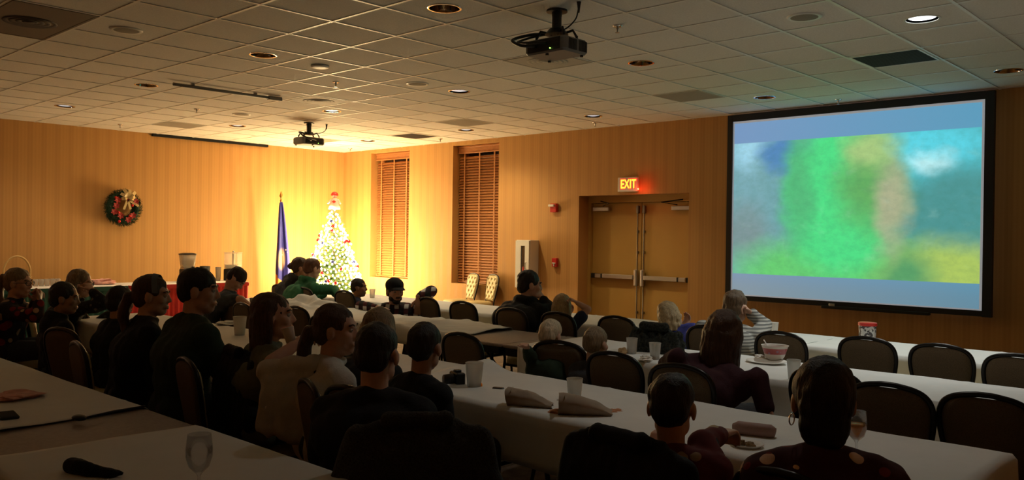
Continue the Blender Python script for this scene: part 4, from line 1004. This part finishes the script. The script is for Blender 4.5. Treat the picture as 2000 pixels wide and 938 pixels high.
person('girl with long straight blond hair, arm bent up to her head', p(1099, 598, 7.45), .78, 43, 30, 0, 0, 'long', 'blond', 'fair', 'navy', sleeve='short', lean=(-.02, .08), seat=.46,
       arms=(None, arm((1148, 604, 7.30), (1128, 592, 7.32))), curl=(.6, 1.3))
person('child in blue shirt with wavy blond hair, slumped over the far table', p(1310, 616, 6.60), .84, 43, 55, -10, -38, 'wavy', 'blond', 'fair', 'blue', sleeve='short', lean=(-.34, .06), seat=.46,
       arms=(None, arm((1378, 664, 6.4), (1350, 670, 6.5))))
person('woman in striped grey knit, blond hair, hand against her face', p(1437, 600, 6.35), 1.05, 43, 40, 0, 0, 'short', 'light', 'fair', 'stripes', lean=(-.02, .18), hunch=.05, shw=1.1,
       arms=(arm((1372, 640, 6.35), (1392, 652, 6.4)), arm((1494, 636, 6.35), (1468, 614, 6.32))), curl=(.6, 1.2), face=False)
# second row
person('man in slate grey shirt bowing his head, near the red skirted table', p(461, 545, 8.45), .98, 72, 84, -48, 0, 'crop', 'dark', 'fair', 'grey', sleeve='short', lean=(.02, .30), hunch=.07,
       arms=(None, arm((470, 585, 8.2), (486, 596, 8.15))))
person('small child with pale blond hair seen from behind, chair at bare table', p(1075, 655, 5.15), .64, 43, 30, -6, 6, 'crop', 'pale', 'fair', 'darkgreen', lean=(-.02, .05), seat=.52,
       arms=(arm((1034, 696, 5.05), (1030, 684, 5.0)), 'lap'), face=False)
person('small child with darker blond hair, in chair beside the pale blond child', p(1164, 672, 4.85), .64, 43, 40, -4, 0, 'crop', 'ash', 'fair', 'charcoal', lean=(.02, .06), seat=.50, face=False, arms=('lap', 'lap'))
person('woman in maroon top with long brown hair, leaning over second row table', p(1415, 652, 4.40), 1.04, 48, 35, -4, 6, 'long', 'brown', 'fair', 'maroon', lean=(.10, .22), hunch=.05, shw=1.1,
       arms=(arm((1322, 700, 4.35), (1300, 712, 4.5)), arm((1478, 740, 4.15), (1496, 800, 4.1))), face=False)
# third row
def glasses(root, h, he, Mh, hs, NB, SH):
    mb = MB()
    for q in (-1, 1):
        mb.tube([h(q * .031 + .024 * math.cos(a), .098 - .006 * math.cos(a) * q, .002 + .019 * math.sin(a)) for a in [2 * PI * k / 14 for k in range(14)]], .0022 * hs, 6, True)
        mb.tube([h(q * .055, .092, .006), h(q * .082, .01, .004), h(q * .082, -.02, -.008)], .002 * hs, 6)
    mb.tube([h(-.008, .102, .004), h(.008, .102, .004)], .002 * hs, 6); mb.build('glasses', M['black'], root, True)
person('woman with ponytail and glasses in red flowered shirt, hands at her mouth', p(37, 553, 6.75), .98, 75, 92, -2, 0, 'pony', 'ash', 'fair', 'redfloral', lean=(.02, .10),
       arms=(arm((64, 612, 6.75), (70, 590, 6.7)), arm((72, 618, 6.5), (76, 592, 6.55))), curl=(1.2, 1.2), extra=glasses)
person('woman in dark flowered jacket with glasses, chin resting on her hand', p(157, 554, 7.3), 1.0, 70, 84, -4, 0, 'bob', 'ash', 'fair', 'floral', lean=(.04, .16), hunch=.03,
       arms=(None, arm((204, 594, 7.1), (182, 570, 7.15))), curl=(.6, 1.3), extra=lambda *a: glasses(*a))
person('child with dark hair in black jacket, left of the third row', p(127, 583, 5.75), .80, 50, 78, -4, 0, 'short', 'dark', 'tan', 'black', hood=True, lean=(.02, .05), arms=('lap', 'lap'))
person('dark haired child in black, just left of the woman with headband', p(236, 590, 5.75), .78, 43, 30, -6, 0, 'short', 'dark', 'tan', 'black', lean=(.0, .08), face=False, arms=('lap', 'lap'))
def band(root, h, he, Mh, hs, NB, SH):
    pts = [h(math.cos(a) * .090, .034 - .012 * math.sin(a), .030 + math.sin(a) * .100) for a in [PI * k / 16 for k in range(17)]]
    def fn(u, v):
        a = PI * u; return h(math.cos(a) * .0905, .020 + .034 * v - .02 * math.sin(a), .022 + math.sin(a) * (.111 - .006 * v))
    MB().grid(fn, 24, 4).build('headband', CL['bandblue'], root, True, fix=False)
CL['bandblue'] = cloth('dusty_blue_band', (.16, .19, .24))
person('woman in black jacket with grey blue headband and low ponytail', p(298, 578, 4.95), .98, 55, 82, -2, 0, 'lowpony', 'brown', 'fair', 'black', lean=(.02, .12), extra=band, arms=('lap', 'lap'))
person('man in dark green sweater with short hair, in profile facing right', p(388, 568, 4.62), 1.06, 48, 82, -2, 0, 'crop', 'dark', 'fair', 'darkgreen', lean=(.0, .10), shw=1.15)
def cup_hand(root, h, he, Mh, hs, NB, SH): pass
person('woman in olive tee with long brown hair, drinking from a cup', p(535, 618, 4.25), .98, 60, 84, 4, 0, 'half', 'brown', 'fair', 'olive', sleeve='short', lean=(.02, .08),
       arms=('lap', arm((532, 708, 3.98), (574, 676, 4.06))), curl=(.6, 1.0))
person('woman in white sweater with brown hair tied back, looking right', p(658, 645, 3.90), .98, 62, 98, 0, 0, 'lowpony', 'brown', 'fair', 'white', lean=(.0, .06), arms=('lap', 'lap'))
person('person with smooth blond hair, seen behind the man in black', p(743, 645, 4.55), 1.0, 43, 20, 0, 0, 'bob', 'ash', 'fair', 'black', lean=(.0, .20), face=False, arms=('lap', 'lap'))
person('man in black tee with short dark hair, back to the camera', p(737, 692, 3.25), 1.02, 6, 14, -4, 0, 'crop', 'dark', 'fair', 'black', sleeve='short', lean=(.0, .08), face=False, arms=('lap', 'lap'))
person('boy in black sweatshirt with short dark hair, right of the man in black', p(830, 678, 3.72), .82, 46, 22, -4, 0, 'crop', 'dark', 'tan', 'black', lean=(-.02, .06), face=False, arms=('lap', 'lap'))
person('boy in red pajamas reaching toward the plate, back to the camera', p(1312, 795, 2.62), .76, 20, 22, -6, 0, 'crop', 'dark', 'fair', 'pajama', lean=(-.04, .06), seat=.47, face=False,
       arms=(None, arm((1372, 866, 2.66), (1410, 849, 2.80))), curl=(.6, .9))
def earring(root, h, he, Mh, hs, NB, SH):
    MB().tube([h(-.084, -.004, -.058) + V((0, .016 * math.cos(a), .016 * math.sin(a))) for a in [2 * PI * k / 16 for k in range(16)]], .002, 6, True).build('earring', M['chrome'], root, True)
person('woman in red holiday print top with short dark hair, nearest the camera', p(1608, 782, 2.36), .98, 14, 14, -2, 0, 'nape', 'dark', 'fair', 'holiday', lean=(.0, .08), face=False, extra=earring, shw=.95, arms=('lap', 'lap'))
# ------------------------------------------------------------------ coats over chairs
def hz(a): f_ = heading(a); return math.atan2(-f_.x, f_.y)
def coat(name, label, ch, m, L=.5, w=.26, sl=0.05, fuzz=0.0, top=.90):
    x, y, _ = ch.location; rz = ch.rotation_euler.z; t = thing(name, label, name.split('_')[-1], (x, y, 0), rz); mb = MB(); rr = random.Random(len(label))
    for k in range(-5, 6):
        X_ = k / 5 * w; zt = top + .012 - .05 * (abs(k) / 5) ** 3
        for side in (-1, 1):
            LL = L * rr.uniform(.85, 1.0) if side < 0 else L * .45; yb = -.31 + side * .048
            mb.cap((X_, BY(zt) + .0, zt), (X_ * .98, yb + .01, zt - .08), .034, .032, 10); mb.cap((X_ * .98, yb + .01, zt - .08), (X_ * rr.uniform(.92, 1.12), yb - .02 * (side < 0) + rr.uniform(-.015, .015), zt - LL), .034, .026, 10)
    for s_ in (-1, 1): mb.cap((s_ * w, BY(.86), .86), (s_ * (w + sl), -.33, .60), .045, .038, 10)
    remeshed('shell', mb, .011, m, t, 2, .014 + fuzz, 12 if not fuzz else 30)
    mb = MB(); mb.cap((-.09, BY(.9) - .03, .925), (.09, BY(.9) - .03, .925), .030, .030); remeshed('collar', mb, .009, m, t, 2, .006, 20)
CL['fur'] = mat('shaggy_dark_wool', (.020, .022, .016), .95, var=.9, vscale=70, bump=1.0, bscale=70)
CL['tweed'] = mat('grey_tweed', (.045, .043, .038), .95, var=.6, vscale=200, bump=.5, bscale=250)
coat('shaggy_coat', 'dark shaggy coat hung over a chair back beside the child in blue', CH_COAT, CL['fur'], .42, .165, .015, .010, top=.87)
coat('black_jacket', 'black jacket hung over the chair left of the boy in pajamas', CH_NEAR, CL['black'], .5, .205, .05)
_b = onz(815, 845, .88) + heading(-4) * .31; c1 = chair(BR + 'under the man in black tee, covered by a tweed coat', _b.x, _b.y, hz(-4))
coat('tweed_coat', 'grey tweed coat hung over the chair of the man in black tee', c1, CL['tweed'], .6, .195, .09, top=.89)
c2 = chair(BR + 'under the woman drinking, hidden by a black coat', *(onz(468, 695, .90).xy + V((.06, .30))), D(-12))
coat('black_coat', 'black coat hung over the chair of the woman drinking', c2, CL['black'], .6, .205, .05)
# white cardigan hanging over the side chair beside the woman in white
t = thing('white_cardigan', 'white cardigan draped in folds left of the sideways chair', 'cardigan', (*onz(555, 760, .80).xy, 0)); mb = MB()
o = V(t.location); rr = random.Random(3)
for k in range(12):
    px = 512 + k * 7.5; a = dep(px + 20, 722 - k * 1.2, 3.86) - o; b = dep(px - 4 + rr.uniform(-3, 3), 838 + k * 2.0 + rr.uniform(-8, 6), 3.80) - o; mb.cap(a, a.lerp(b, .5) + V((0, -.01, 0)), .030, .032, 10); mb.cap(a.lerp(b, .5) + V((0, -.01, 0)), b, .032, .028, 10)
mb.cap(dep(520, 726, 3.88) - o, dep(612, 712, 3.86) - o, .045, .055, 12); mb.cap(dep(530, 745, 3.86) - o, dep(612, 735, 3.86) - o, .05, .055, 12)
remeshed('cardigan', mb, .010, CL['white'], t, 2, .02, 10)
# ------------------------------------------------------------------ chairs for the other sitters
def seat_for(px, py, d, label, rz=0.0, dy=-.02):
    q = dep(px, py, d); chair(BR + label, q.x, q.y + dy, rz)
for nm, args in {
    'under the woman in dark flowered jacket': (157, 554, 7.3, hz(66)),
    'under the woman with the headband': (298, 578, 4.95, D(-8)), 'under the boy in black sweatshirt': (830, 678, 3.72, 0), 'under the smooth blond person': (743, 645, 4.15, 0),
    'under the striped knit woman': (1438, 600, 6.35, 0)}.items(): seat_for(*args[:3], nm, args[3], -.10)

# ------------------------------------------------------------------ things on the tables
def on(px, py, row=None, z=CZ + .004): q = onz(px, py, z); return q
CUPP = [(.001, .002), (.029, .002), (.0385, .105), (.0400, .107), (.0385, .109), (.0370, .105), (.0275, .006), (.001, .006)]
def cup(label, px, py, fill=None, fz=.045, s=1.0, m=None, group='plastic cups on the tables'):
    q = on(px, py); t = thing('plastic_cup', label, 'cup', q, 0, group)
    MB().lathe([(r * s, z * s) for r, z in CUPP], seg=24).build('cup_wall', m or M['frost'], t, True)
    if fill: MB().lathe([(.001, .007), (.0275 * s, .007), (.0275 * s + .0085 * fz / .1 * s, fz * s), (.001, fz * s)], seg=20).build('drink', fill, t, True)
    return t
cup('white cup with dark drink beside the bowed man', 496, 606, M['amber'], .04, 1.15, M['paper'])
cup('pale cup on the table beside the man in dark green', 468, 655, None, s=1.3, m=M['paper'])
cup('cup of orange drink beyond the drinking woman', 607, 672, M['drink'], .07, 1.1)
cup('cup of orange drink in front of the woman in white', 694, 712, M['drink'], .07, 1.15)
cup('clear plastic cup with yellow rest right of the blond children', 1279, 703, M['amber'], .02, 1.0)
cup('empty clear cup left of the yellow one, second row', 1234, 692, None)
cup('clear cup beside the bowl on the second row', 1550, 741, None)
cup('clear plastic cup on the third row behind the paper bag', 1122, 784, None)
cup('tall clear cup beside the black camera on the third row', 926, 758, None, s=1.2)
cup('clear cup on the far table before the tree', 727, 582, None)
cup('white cup beside the elbow of the woman in striped knit', 1513, 650, None, s=.8, m=M['paper'])
q = on(938, 758); o = MB().ball((0, 0, .014), (.012, .012, .014), 12, 8).build('orange_candy', M['orange'], None, True, loc=q); tag(o, 'small orange sweet beside the tall clear cup', 'candy')
# cup held by the drinking woman
t = thing('drinking_cup', 'white cup held to her mouth by the woman in olive tee', 'cup', dep(566, 658, 4.12)); MB().lathe([(r * .78, z * .75 - .035) for r, z in CUPP], axis=(-.25, -.15, 1), seg=24).build('cup_wall', M['paper'], t, True)
# bowl on a plate, with napkin and spoon
def plate(name, label, q, r, m, cat='plate', group=None):
    t = thing(name, label, cat, q, 0, group)
    MB().lathe([(.001, .002), (r * .62, .002), (r * .72, .006), (r, .016), (r * .99, .019), (r * .70, .010), (r * .6, .006), (.001, .006)], seg=36).build('dish', m, t, True); return t
q = on(1497, 710); plate('white_plate', 'white plate under the patterned bowl on the second row', q, .125, M['paper'])
bm2 = mat('patterned_bowl', (.6, .55, .5), .4); g = NG(bm2); z = g.sep(g.coord())[2]; f1 = g.math('MULTIPLY', g.math('GREATER_THAN', z, .038), g.math('LESS_THAN', z, .075)); vv = g.new('TexVoronoi'); vv.inputs['Scale'].default_value = 40; g.l.new(g.coord(), vv.inputs['Vector'])
g.l.new(g.mix(f1, (.66, .60, .52), g.mix(g.math('LESS_THAN', vv.outputs['Distance'], .3), (.42, .10, .10), (.35, .22, .30))), g.b.inputs['Base Color'])
qb = on(1513, 706); qb.z += .012; t = thing('paper_bowl', 'pale bowl with red band standing on the white plate', 'bowl', qb)
MB().lathe([(.001, .0), (.045, .0), (.060, .02), (.083, .088), (.087, .091), (.084, .092), (.079, .086), (.056, .022), (.04, .006), (.001, .006)], seg=36).build('bowl_wall', bm2, t, True)
t = thing('plastic_spoon', 'white plastic spoon sticking out of the patterned bowl', 'spoon', qb); MB().tube([(-.03, 0, .02), (-.075, .02, .10), (-.09, .025, .115)], .004, 6).ball((-.028, 0, .02), (.016, .012, .006), 10, 6).build('handle', M['white'], t, True)
def crumple_paper(name, label, q, r, m, cat, seed, flat=.5):
    mb = MB(); mb.ball((0, 0, 0), 1.0, 18, 12); mb.v = [tuple(V(v) * (r * (1 + .55 * nz(v, 1.7, seed) + .3 * nz(v, 4, seed)))) for v in mb.v]; mb.v = [(x, y, max(z * flat + r * flat * .75, 0)) for x, y, z in mb.v]
    o = mb.build(name, m, None, False, loc=q, fix=False); return tag(o, label, cat)
crumple_paper('napkin', 'crumpled white napkin beside the patterned bowl', on(1484, 702), .035, M['paper'], 'napkin', 3)
crumple_paper('napkin', 'crumpled white napkin near the yellow rest cup', on(1262, 706), .04, M['paper'], 'napkin', 5)
crumple_paper('bread_roll', 'small tan roll on the table behind the darker blond child', on(1216, 692), .03, mat('roll', (.5, .33, .16), .8), 'bread', 9, .8)
crumple_paper('pink_napkin', 'crumpled pink napkin at the left edge of the nearest table', on(30, 778), .10, M['pinkpaper'], 'napkin', 12, .16)
crumple_paper('white_packet', 'flat white packet on the table before the man in green', on(444, 634), .09, M['paper'], 'packet', 14, .18)
# far row
q = on(1200, 636); t = plate('foil_plate', 'yellowish party plate on the far table beside the blond girl', q, .15, mat('yellow_plate', (.42, .40, .20), .4)); crumple_paper('red_wrapper', 'red glowing wrapper on the yellowish plate', q + V((.03, .04, .02)), .045, M['pinkpaper'], 'wrapper', 21, .5)
t = thing('white_tub', 'white tub with red lid standing on the table under the screen', 'tub', on(1694, 664)); tm = mat('printed_tub', (.62, .60, .56), .5); g = NG(tm); c = g.coord(); nn_ = g.noise(c, 38, 2); z = g.sep(c)[2]
g.l.new(g.mix(g.math('MULTIPLY', g.math('GREATER_THAN', nn_, .54), g.math('GREATER_THAN', z, .02)), (.62, .60, .56), (.06, .05, .05)), g.b.inputs['Base Color'])
MB().lathe([(.001, 0), (.060, 0), (.062, .01), (.066, .125), (.001, .126)], seg=32).build('tub_body', tm, t, True, sharp=40); MB().lathe([(.069, .112), (.071, .114), (.071, .134), (.064, .138), (.001, .138)], seg=32, cap0=True).build('lid', M['red'], t, True, sharp=40)
a, b = on(1575, 672), on(1641, 659); o = MB().tube([a, a.lerp(b, .5) + V((.02, .01, 0)), b], .004, 6).build('black_cable', M['black'], None); tag(o, 'thin black cable lying across the far table', 'cable')
# third row
def bag(label, px, py, rz, s=1.0, name='paper_bag'):
    q = on(px, py); t = thing(name, label, 'bag', q, rz, 'small paper bags on the third row'); mb = MB()
    def fn(u, v):
        a = 2 * PI * u; k = .95 - .75 * v ** 2.2; w = .055 * (1 + .05 * math.sin(a * 5)) ; x = -.10 + .22 * v + .012 * nz((u * 4, v * 3, px), 1)
        return V((x * s, math.cos(a) * w * (1.0 - .15 * v) * s, (.048 * k + math.sin(a) * .046 * k + .006 * nz((u * 6, v * 5, px), 1.5)) * s + .002))
    mb.grid(fn, 28, 14); o = mb.build('bag_paper', M['bagpaper'], t, True, fix=False)
    mb = MB(); mb.grid(lambda u, v: V(((-.075) * s, (u - .5) * .09 * s, (.004 + v * .085) * s)), 6, 5); mb.build('contents', M['popcorn'], t)
    return t
M['bagpaper'] = mat('tan_paper_bag', (.38, .285, .20), .8, var=.1, vscale=20); M['popcorn'] = mat('popcorn', (.62, .50, .26), .9, var=.3, vscale=60, bump=1, bscale=60)
bag('open tan paper bag lying on the third row, the right one', 1138, 812, D(40), 1.05); bag('open tan paper bag lying on the third row, the left one', 1030, 796, D(36), .95)
for px, py, w in ((1088, 808, 'between the two paper bags'), (1195, 806, 'right of the paper bags')): crumple_paper('orange_wrapper', 'orange crumpled wrapper lying ' + w, on(px, py), .04, mat('orange_paper', (.62, .26, .12), .8), 'wrapper', px, .22)
t = thing('black_camera', 'small black camera lying beside the tall clear cup', 'camera', on(893, 752), D(-20)); MB().rbox((0, 0, .035), (.11, .05, .065), .012).build('camera_body', M['black'], t); MB().lathe([(.001, .05), (.026, .05), (.03, .0)], (.0, -.025, .032), 16, (0, -1, 0)).build('lens', M['black'], t, True); MB().rbox((.0, 0, .072), (.035, .035, .015), .006).build('viewfinder', M['black'], t)
t = thing('car_keys', 'black key fob with keys lying on the third row cloth', 'keys', on(966, 762), D(20)); MB().rbox((.02, 0, .008), (.06, .030, .014), .01).build('key_fob', M['black'], t); MB().tube([(-.01 + .012 * math.cos(a), .012 * math.sin(a), .004) for a in [2 * PI * k / 14 for k in range(14)]], .0015, 6, True).build('ring', M['steel'], t); MB().rbox((-.045, .004, .003), (.05, .010, .003), .002).build('key', M['steel'], t)
t = thing('small_bottle', 'tiny pale bottle standing behind the left paper bag', 'bottle', on(1005, 784)); MB().lathe([(.001, 0), (.010, 0), (.010, .025), (.005, .032), (.005, .04), (.001, .041)], seg=12).build('bottle_body', M['frost'], t, True)
MB().lathe([(.0065, .034), (.0065, .046), (.001, .047)], seg=10).build('bottle_cap', M['white'], t, True)
q = on(1459, 875); plate('dinner_plate', 'white plate with food scraps in front of the boy in pajamas', q, .062, M['paper'])
for k, (dx, dy, r) in enumerate(((-.022, .004, .014), (.018, -.008, .016), (.0, .012, .011))): crumple_paper('food_scrap', 'brown piece of food on the plate by the boy in pajamas', q + V((dx, dy, .006)), r, mat('food_brown', (.30, .19, .08), .8), 'food', 31 + k, .7)['group'] = 'food scraps on the plate'
a, b = on(1432, 848), on(1514, 858); o = MB().tube([a + V((0, 0, .024)), a.lerp(b, .12) + V((0, 0, .027)), a.lerp(b, .9) + V((0, 0, .027)), b + V((0, 0, .024))], [.018, .027, .027, .018], 20).build('paper_roll', mat('pinkish_wrap', (.40, .25, .21), .7, bump=.3, bscale=40), None, True); tag(o, 'pinkish wrapped roll lying behind the plate by the boy', 'roll')
def wine_glass(label, q, fill, s=1.0):
    t = thing('wine_glass', label, 'glass', q, 0)
    MB().lathe([(r * s, z * s) for r, z in ((.001, .0), (.034, .0), (.034, .003), (.006, .008), (.0042, .02), (.0042, .065), (.010, .075), (.030, .095), (.0395, .125), (.040, .15), (.035, .195), (.0338, .195), (.0385, .15), (.038, .125), (.029, .097), (.010, .080), (.001, .079))], seg=36).build('glass_body', M['glass'], t, True)
    if fill: MB().lathe([(r * s, z * s) for r, z in ((.001, .0805), (.0098, .0812), (.0285, .098), (.0374, .125), (.0381, .143), (.001, .143))], seg=30).build('drink', fill, t, True)
wine_glass('wine glass of amber drink right of the nearest woman', on(1672, 897), M['amber'], .88)
wine_glass('empty wine glass on the cloth nearest the camera', on(388, 972), None, .95)
# nearest row
t = thing('phone', 'black phone lying at the left edge of the nearest table', 'phone', on(14, 815), D(-8)); MB().rbox((0, 0, .007), (.145, .072, .011), .012).build('phone_case', M['black'], t); MB().rbox((0, 0, .0128), (.135, .064, .001), .008).build('screen_glass', M['matte_black'], t)
t = thing('black_spoon', 'black plastic spoon lying along the edge of the bare table strip', 'spoon', on(155, 822), D(8)); MB().ball((0, 0, .012), (.042, .024, .012), 14, 8).build('spoon_bowl', M['black'], t, True)
e = on(283, 797) - on(155, 822); e.z = .0; e = Matrix.Rotation(-D(8), 3, 'Z') @ e; MB().tube([(.03, 0, .012), e * .5 + V((0, 0, .012)), e + V((0, 0, .008))], [.005, .004, .004], 6).build('handle', M['black'], t, True)
t = thing('black_glove', 'black knitted glove lying on the cloth nearest the camera', 'glove', on(172, 930)); mb = MB(); a = on(140, 922) - V(t.location); b = on(222, 934) - V(t.location)
mb.cap(a + V((0, 0, .02)), V((0, 0, .02)), .028, .024); mb.cap(V((0, 0, .02)), b + V((0, 0, .012)), .022, .013); mb.cap(V((.01, .02, .015)), b * .8 + V((.02, .03, .012)), .014, .010)
remeshed('glove', mb, .006, CL['black'], t, 2, .004, 30)

# ------------------------------------------------------------------ on the buffet tables
BZ = TZ + .008
def onb(px, x): q = onx(px, 550, x); return V((x, q.y, BZ))
M['wicker'] = mat('gold_wicker', (.62, .40, .14), .5, bump=.6, bscale=90)
t = thing('gift_basket', 'gold basket with tall hoop handle at the left end of the buffet', 'basket', onb(33, 1.15))
hz = onx(33, 501, 1.15).z - BZ; hw = abs(onx(6, 520, 1.15).y - onx(61, 520, 1.15).y) / 2
mb = MB(); mb.tube(interp([(0, hw * .92 * math.cos(PI * k / 10) * (1.08 if 0 < k < 10 else 1), .10 + (hz - .10) * math.sin(PI * k / 10) ** .75) for k in range(11)], 4), .013, 8); mb.build('hoop_handle', M['wicker'], t, True)
mb = MB(); mb.lathe([(.001, .0), (.13, .0), (.17, .13), (.18, .14), (.165, .14), (.125, .01), (.001, .01)], seg=28); mb.build('basket_bowl', M['wicker'], t, True)
for k, px in enumerate((70, 81, 92, 103, 113)):
    t = thing('goblet', 'clear glass in the row of five glasses on the green skirted table', 'glass', onb(px, 1.15), 0, 'row of glasses on the buffet')
    MB().lathe([(.001, 0), (.030, 0), (.036, .10), (.034, .10), (.028, .006), (.001, .006)], seg=20).build('tumbler', M['acrylic'], t, True)
def heap(name, label, px, x, r, m, seed, flat=.4): return crumple_paper(name, label, onb(px, x), r, m, 'napkins', seed, flat)
heap('napkin_heap', 'low heap of pink paper napkins on the green skirted table', 200, 1.15, .17, M['pinkpaper'], 41, .30); heap('napkin_heap', 'pink napkin lying beside the row of glasses', 125, 1.2, .08, M['pinkpaper'], 44, .3)
def dispenser_a():
    q = onb(366, 1.15); zt = onx(368, 494, 1.15).z - BZ; t = thing('drink_dispenser', 'black drink machine with clear tapered tank and black lid', 'drink dispenser', q); w = abs(onx(348, 500, 1.15).y - onx(388, 500, 1.15).y) * .70
    k = zt
    MB().rbox((0, 0, k * .22), (.20, w * .80, k * .44), .02).build('base', M['black'], t)
    mb = MB(); ring = lambda s_, z: [V((math.copysign(abs(math.cos(a)) ** .5, math.cos(a)) * .11 * s_, math.copysign(abs(math.sin(a)) ** .5, math.sin(a)) * w / 2 * s_, z)) for a in [2 * PI * i / 32 for i in range(32)]]
    mb.loft([ring(.80, k * .50), ring(.86, k * .62), ring(.98, k * .94)], True); o = mb.build('tank', M['acrylic'], t, True); so = o.modifiers.new('t', 'SOLIDIFY'); so.thickness = .005
    mb = MB(); mb.loft([ring(.82, k * .44), ring(.82, k * .50)], True, True, True); mb.build('tank_collar', M['steel'], t)
    mb = MB(); mb.loft([ring(.74, k * .515), ring(.84, k * .80)], True, True, True); mb.build('drink', mat('pale_drink', (.62, .46, .24), .3), t)
    mb = MB(); mb.loft([ring(1.03, k * .94), ring(1.03, k * .965), ring(.6, k), ring(.2, k * 1.005)], True, True, True); mb.build('lid', M['black'], t)
    mb = MB(); mb.rbox((.12, .03, k * .49), (.06, .03, .04), .01); mb.cyl((.14, .03, k * .48), (.14, .03, k * .40), .012); mb.build('tap', M['black'], t)
dispenser_a()
q = onb(455, 1.12); zt = onx(455, 493, 1.12).z - BZ; w = abs(onx(434, 500, 1.12).y - onx(474, 500, 1.12).y) * .72
t = thing('beverage_jar', 'clear square drink dispenser with metal knob on the red skirted table', 'drink dispenser', q, D(40))
o = MB().rbox((0, 0, zt * .70), (w * .86, w * .86, zt * .56), .02).build('tank', M['acrylic'], t); MB().rbox((0, 0, zt * .985), (w * .9, w * .9, .014), .02).build('lid', M['acrylic'], t); MB().rbox((0, 0, zt * .50), (w * .75, w * .75, zt * .12), .02).build('ice', mat('ice_cream_white', (.75, .70, .58), .5, bump=1, bscale=40), t)
MB().rbox((0, 0, zt * .21), (w * .9, w * .9, zt * .42), .02).build('stand', M['dark_metal'], t); MB().ball((0, 0, zt + .012), .018, 12, 8).build('knob', M['chrome'], t, True)
MB().rbox((0, 0, zt * .70), (w * .16, w * .16, zt * .5), .01).build('ice_core', mat('core', (.6, .52, .38), .4), t)
for px, w_ in ((400, 'short dark serving tin right of the drink machine'), (426, 'tan paper cup left of the clear drink dispenser')):
    q = onb(px, 1.12)
    if px == 400: t = thing('serving_tin', w_, 'tin', q); MB().lathe([(.001, 0), (.07, 0), (.08, .24), (.075, .24), (.001, .22)], seg=20).build('tin_wall', M['black'], t, True)
    else: t = thing('paper_cup', w_, 'cup', q); MB().lathe([(.001, 0), (.035, 0), (.045, .22), (.042, .22), (.001, .2)], seg=20).build('cup_wall', M['bagpaper'], t, True)

# ------------------------------------------------------------------ light
def lamp(name, kind, loc, power, col, size=.02, **k):
    l = bpy.data.lights.new(name, kind); l.energy = power; l.color = col
    if kind != 'SUN' and kind != 'AREA': l.shadow_soft_size = size
    for a, v in k.items(): setattr(l, a, v)
    o = bpy.data.objects.new(name, l); COL.objects.link(o); o.location = loc; return o
WARM = (1.0, .74, .36)
rr = random.Random(2)
for k in range(16):
    z = .35 + 1.55 * (k + .5) / 16; a = k * 2.4 + .4; R_ = TR(z) + .06
    lamp('tree_light', 'POINT', (TX + R_ * math.cos(a), TY + R_ * math.sin(a), z), LT['tree'] / 16 * (1.25 - .5 * k / 16), WARM, .025)
for (i, j), kd in lights_at.items():
    e = LT['down'].get((i, j))
    if e: lamp('downlight_or_fill_lamp', 'SPOT', (gx(i + .5), gy(j + .5), H - .03), e[0], e[1], .06, spot_size=math.radians(e[2]), spot_blend=.8)  # pale left-column ones and the unseen near-right one are added fill
for nm, loc, e, c in LT['extra']: lamp(nm, 'POINT', loc, e, c, .12)
lamp('exit_sign_light', 'POINT', (7.12, -.14, 2.22), .9, (1, .06, .02), .012)
w = bpy.data.worlds.new('world'); SC.world = w; w.use_nodes = True; w.node_tree.nodes['Background'].inputs[0].default_value = (.02, .018, .015, 1); w.node_tree.nodes['Background'].inputs[1].default_value = .2
SC.view_settings.view_transform = 'Standard'; SC.view_settings.look = LT['look']; SC.view_settings.exposure = LT['exp']
SC.cycles.use_denoising = True; SC.cycles.max_bounces = 8; SC.cycles.diffuse_bounces = 4; SC.cycles.glossy_bounces = 4; SC.cycles.transmission_bounces = 8; SC.cycles.transparent_max_bounces = 8
SC.cycles.sample_clamp_indirect = 4.0; SC.cycles.caustics_reflective = False; SC.cycles.caustics_refractive = False
try: SC.cycles.use_light_tree = True
except Exception: pass
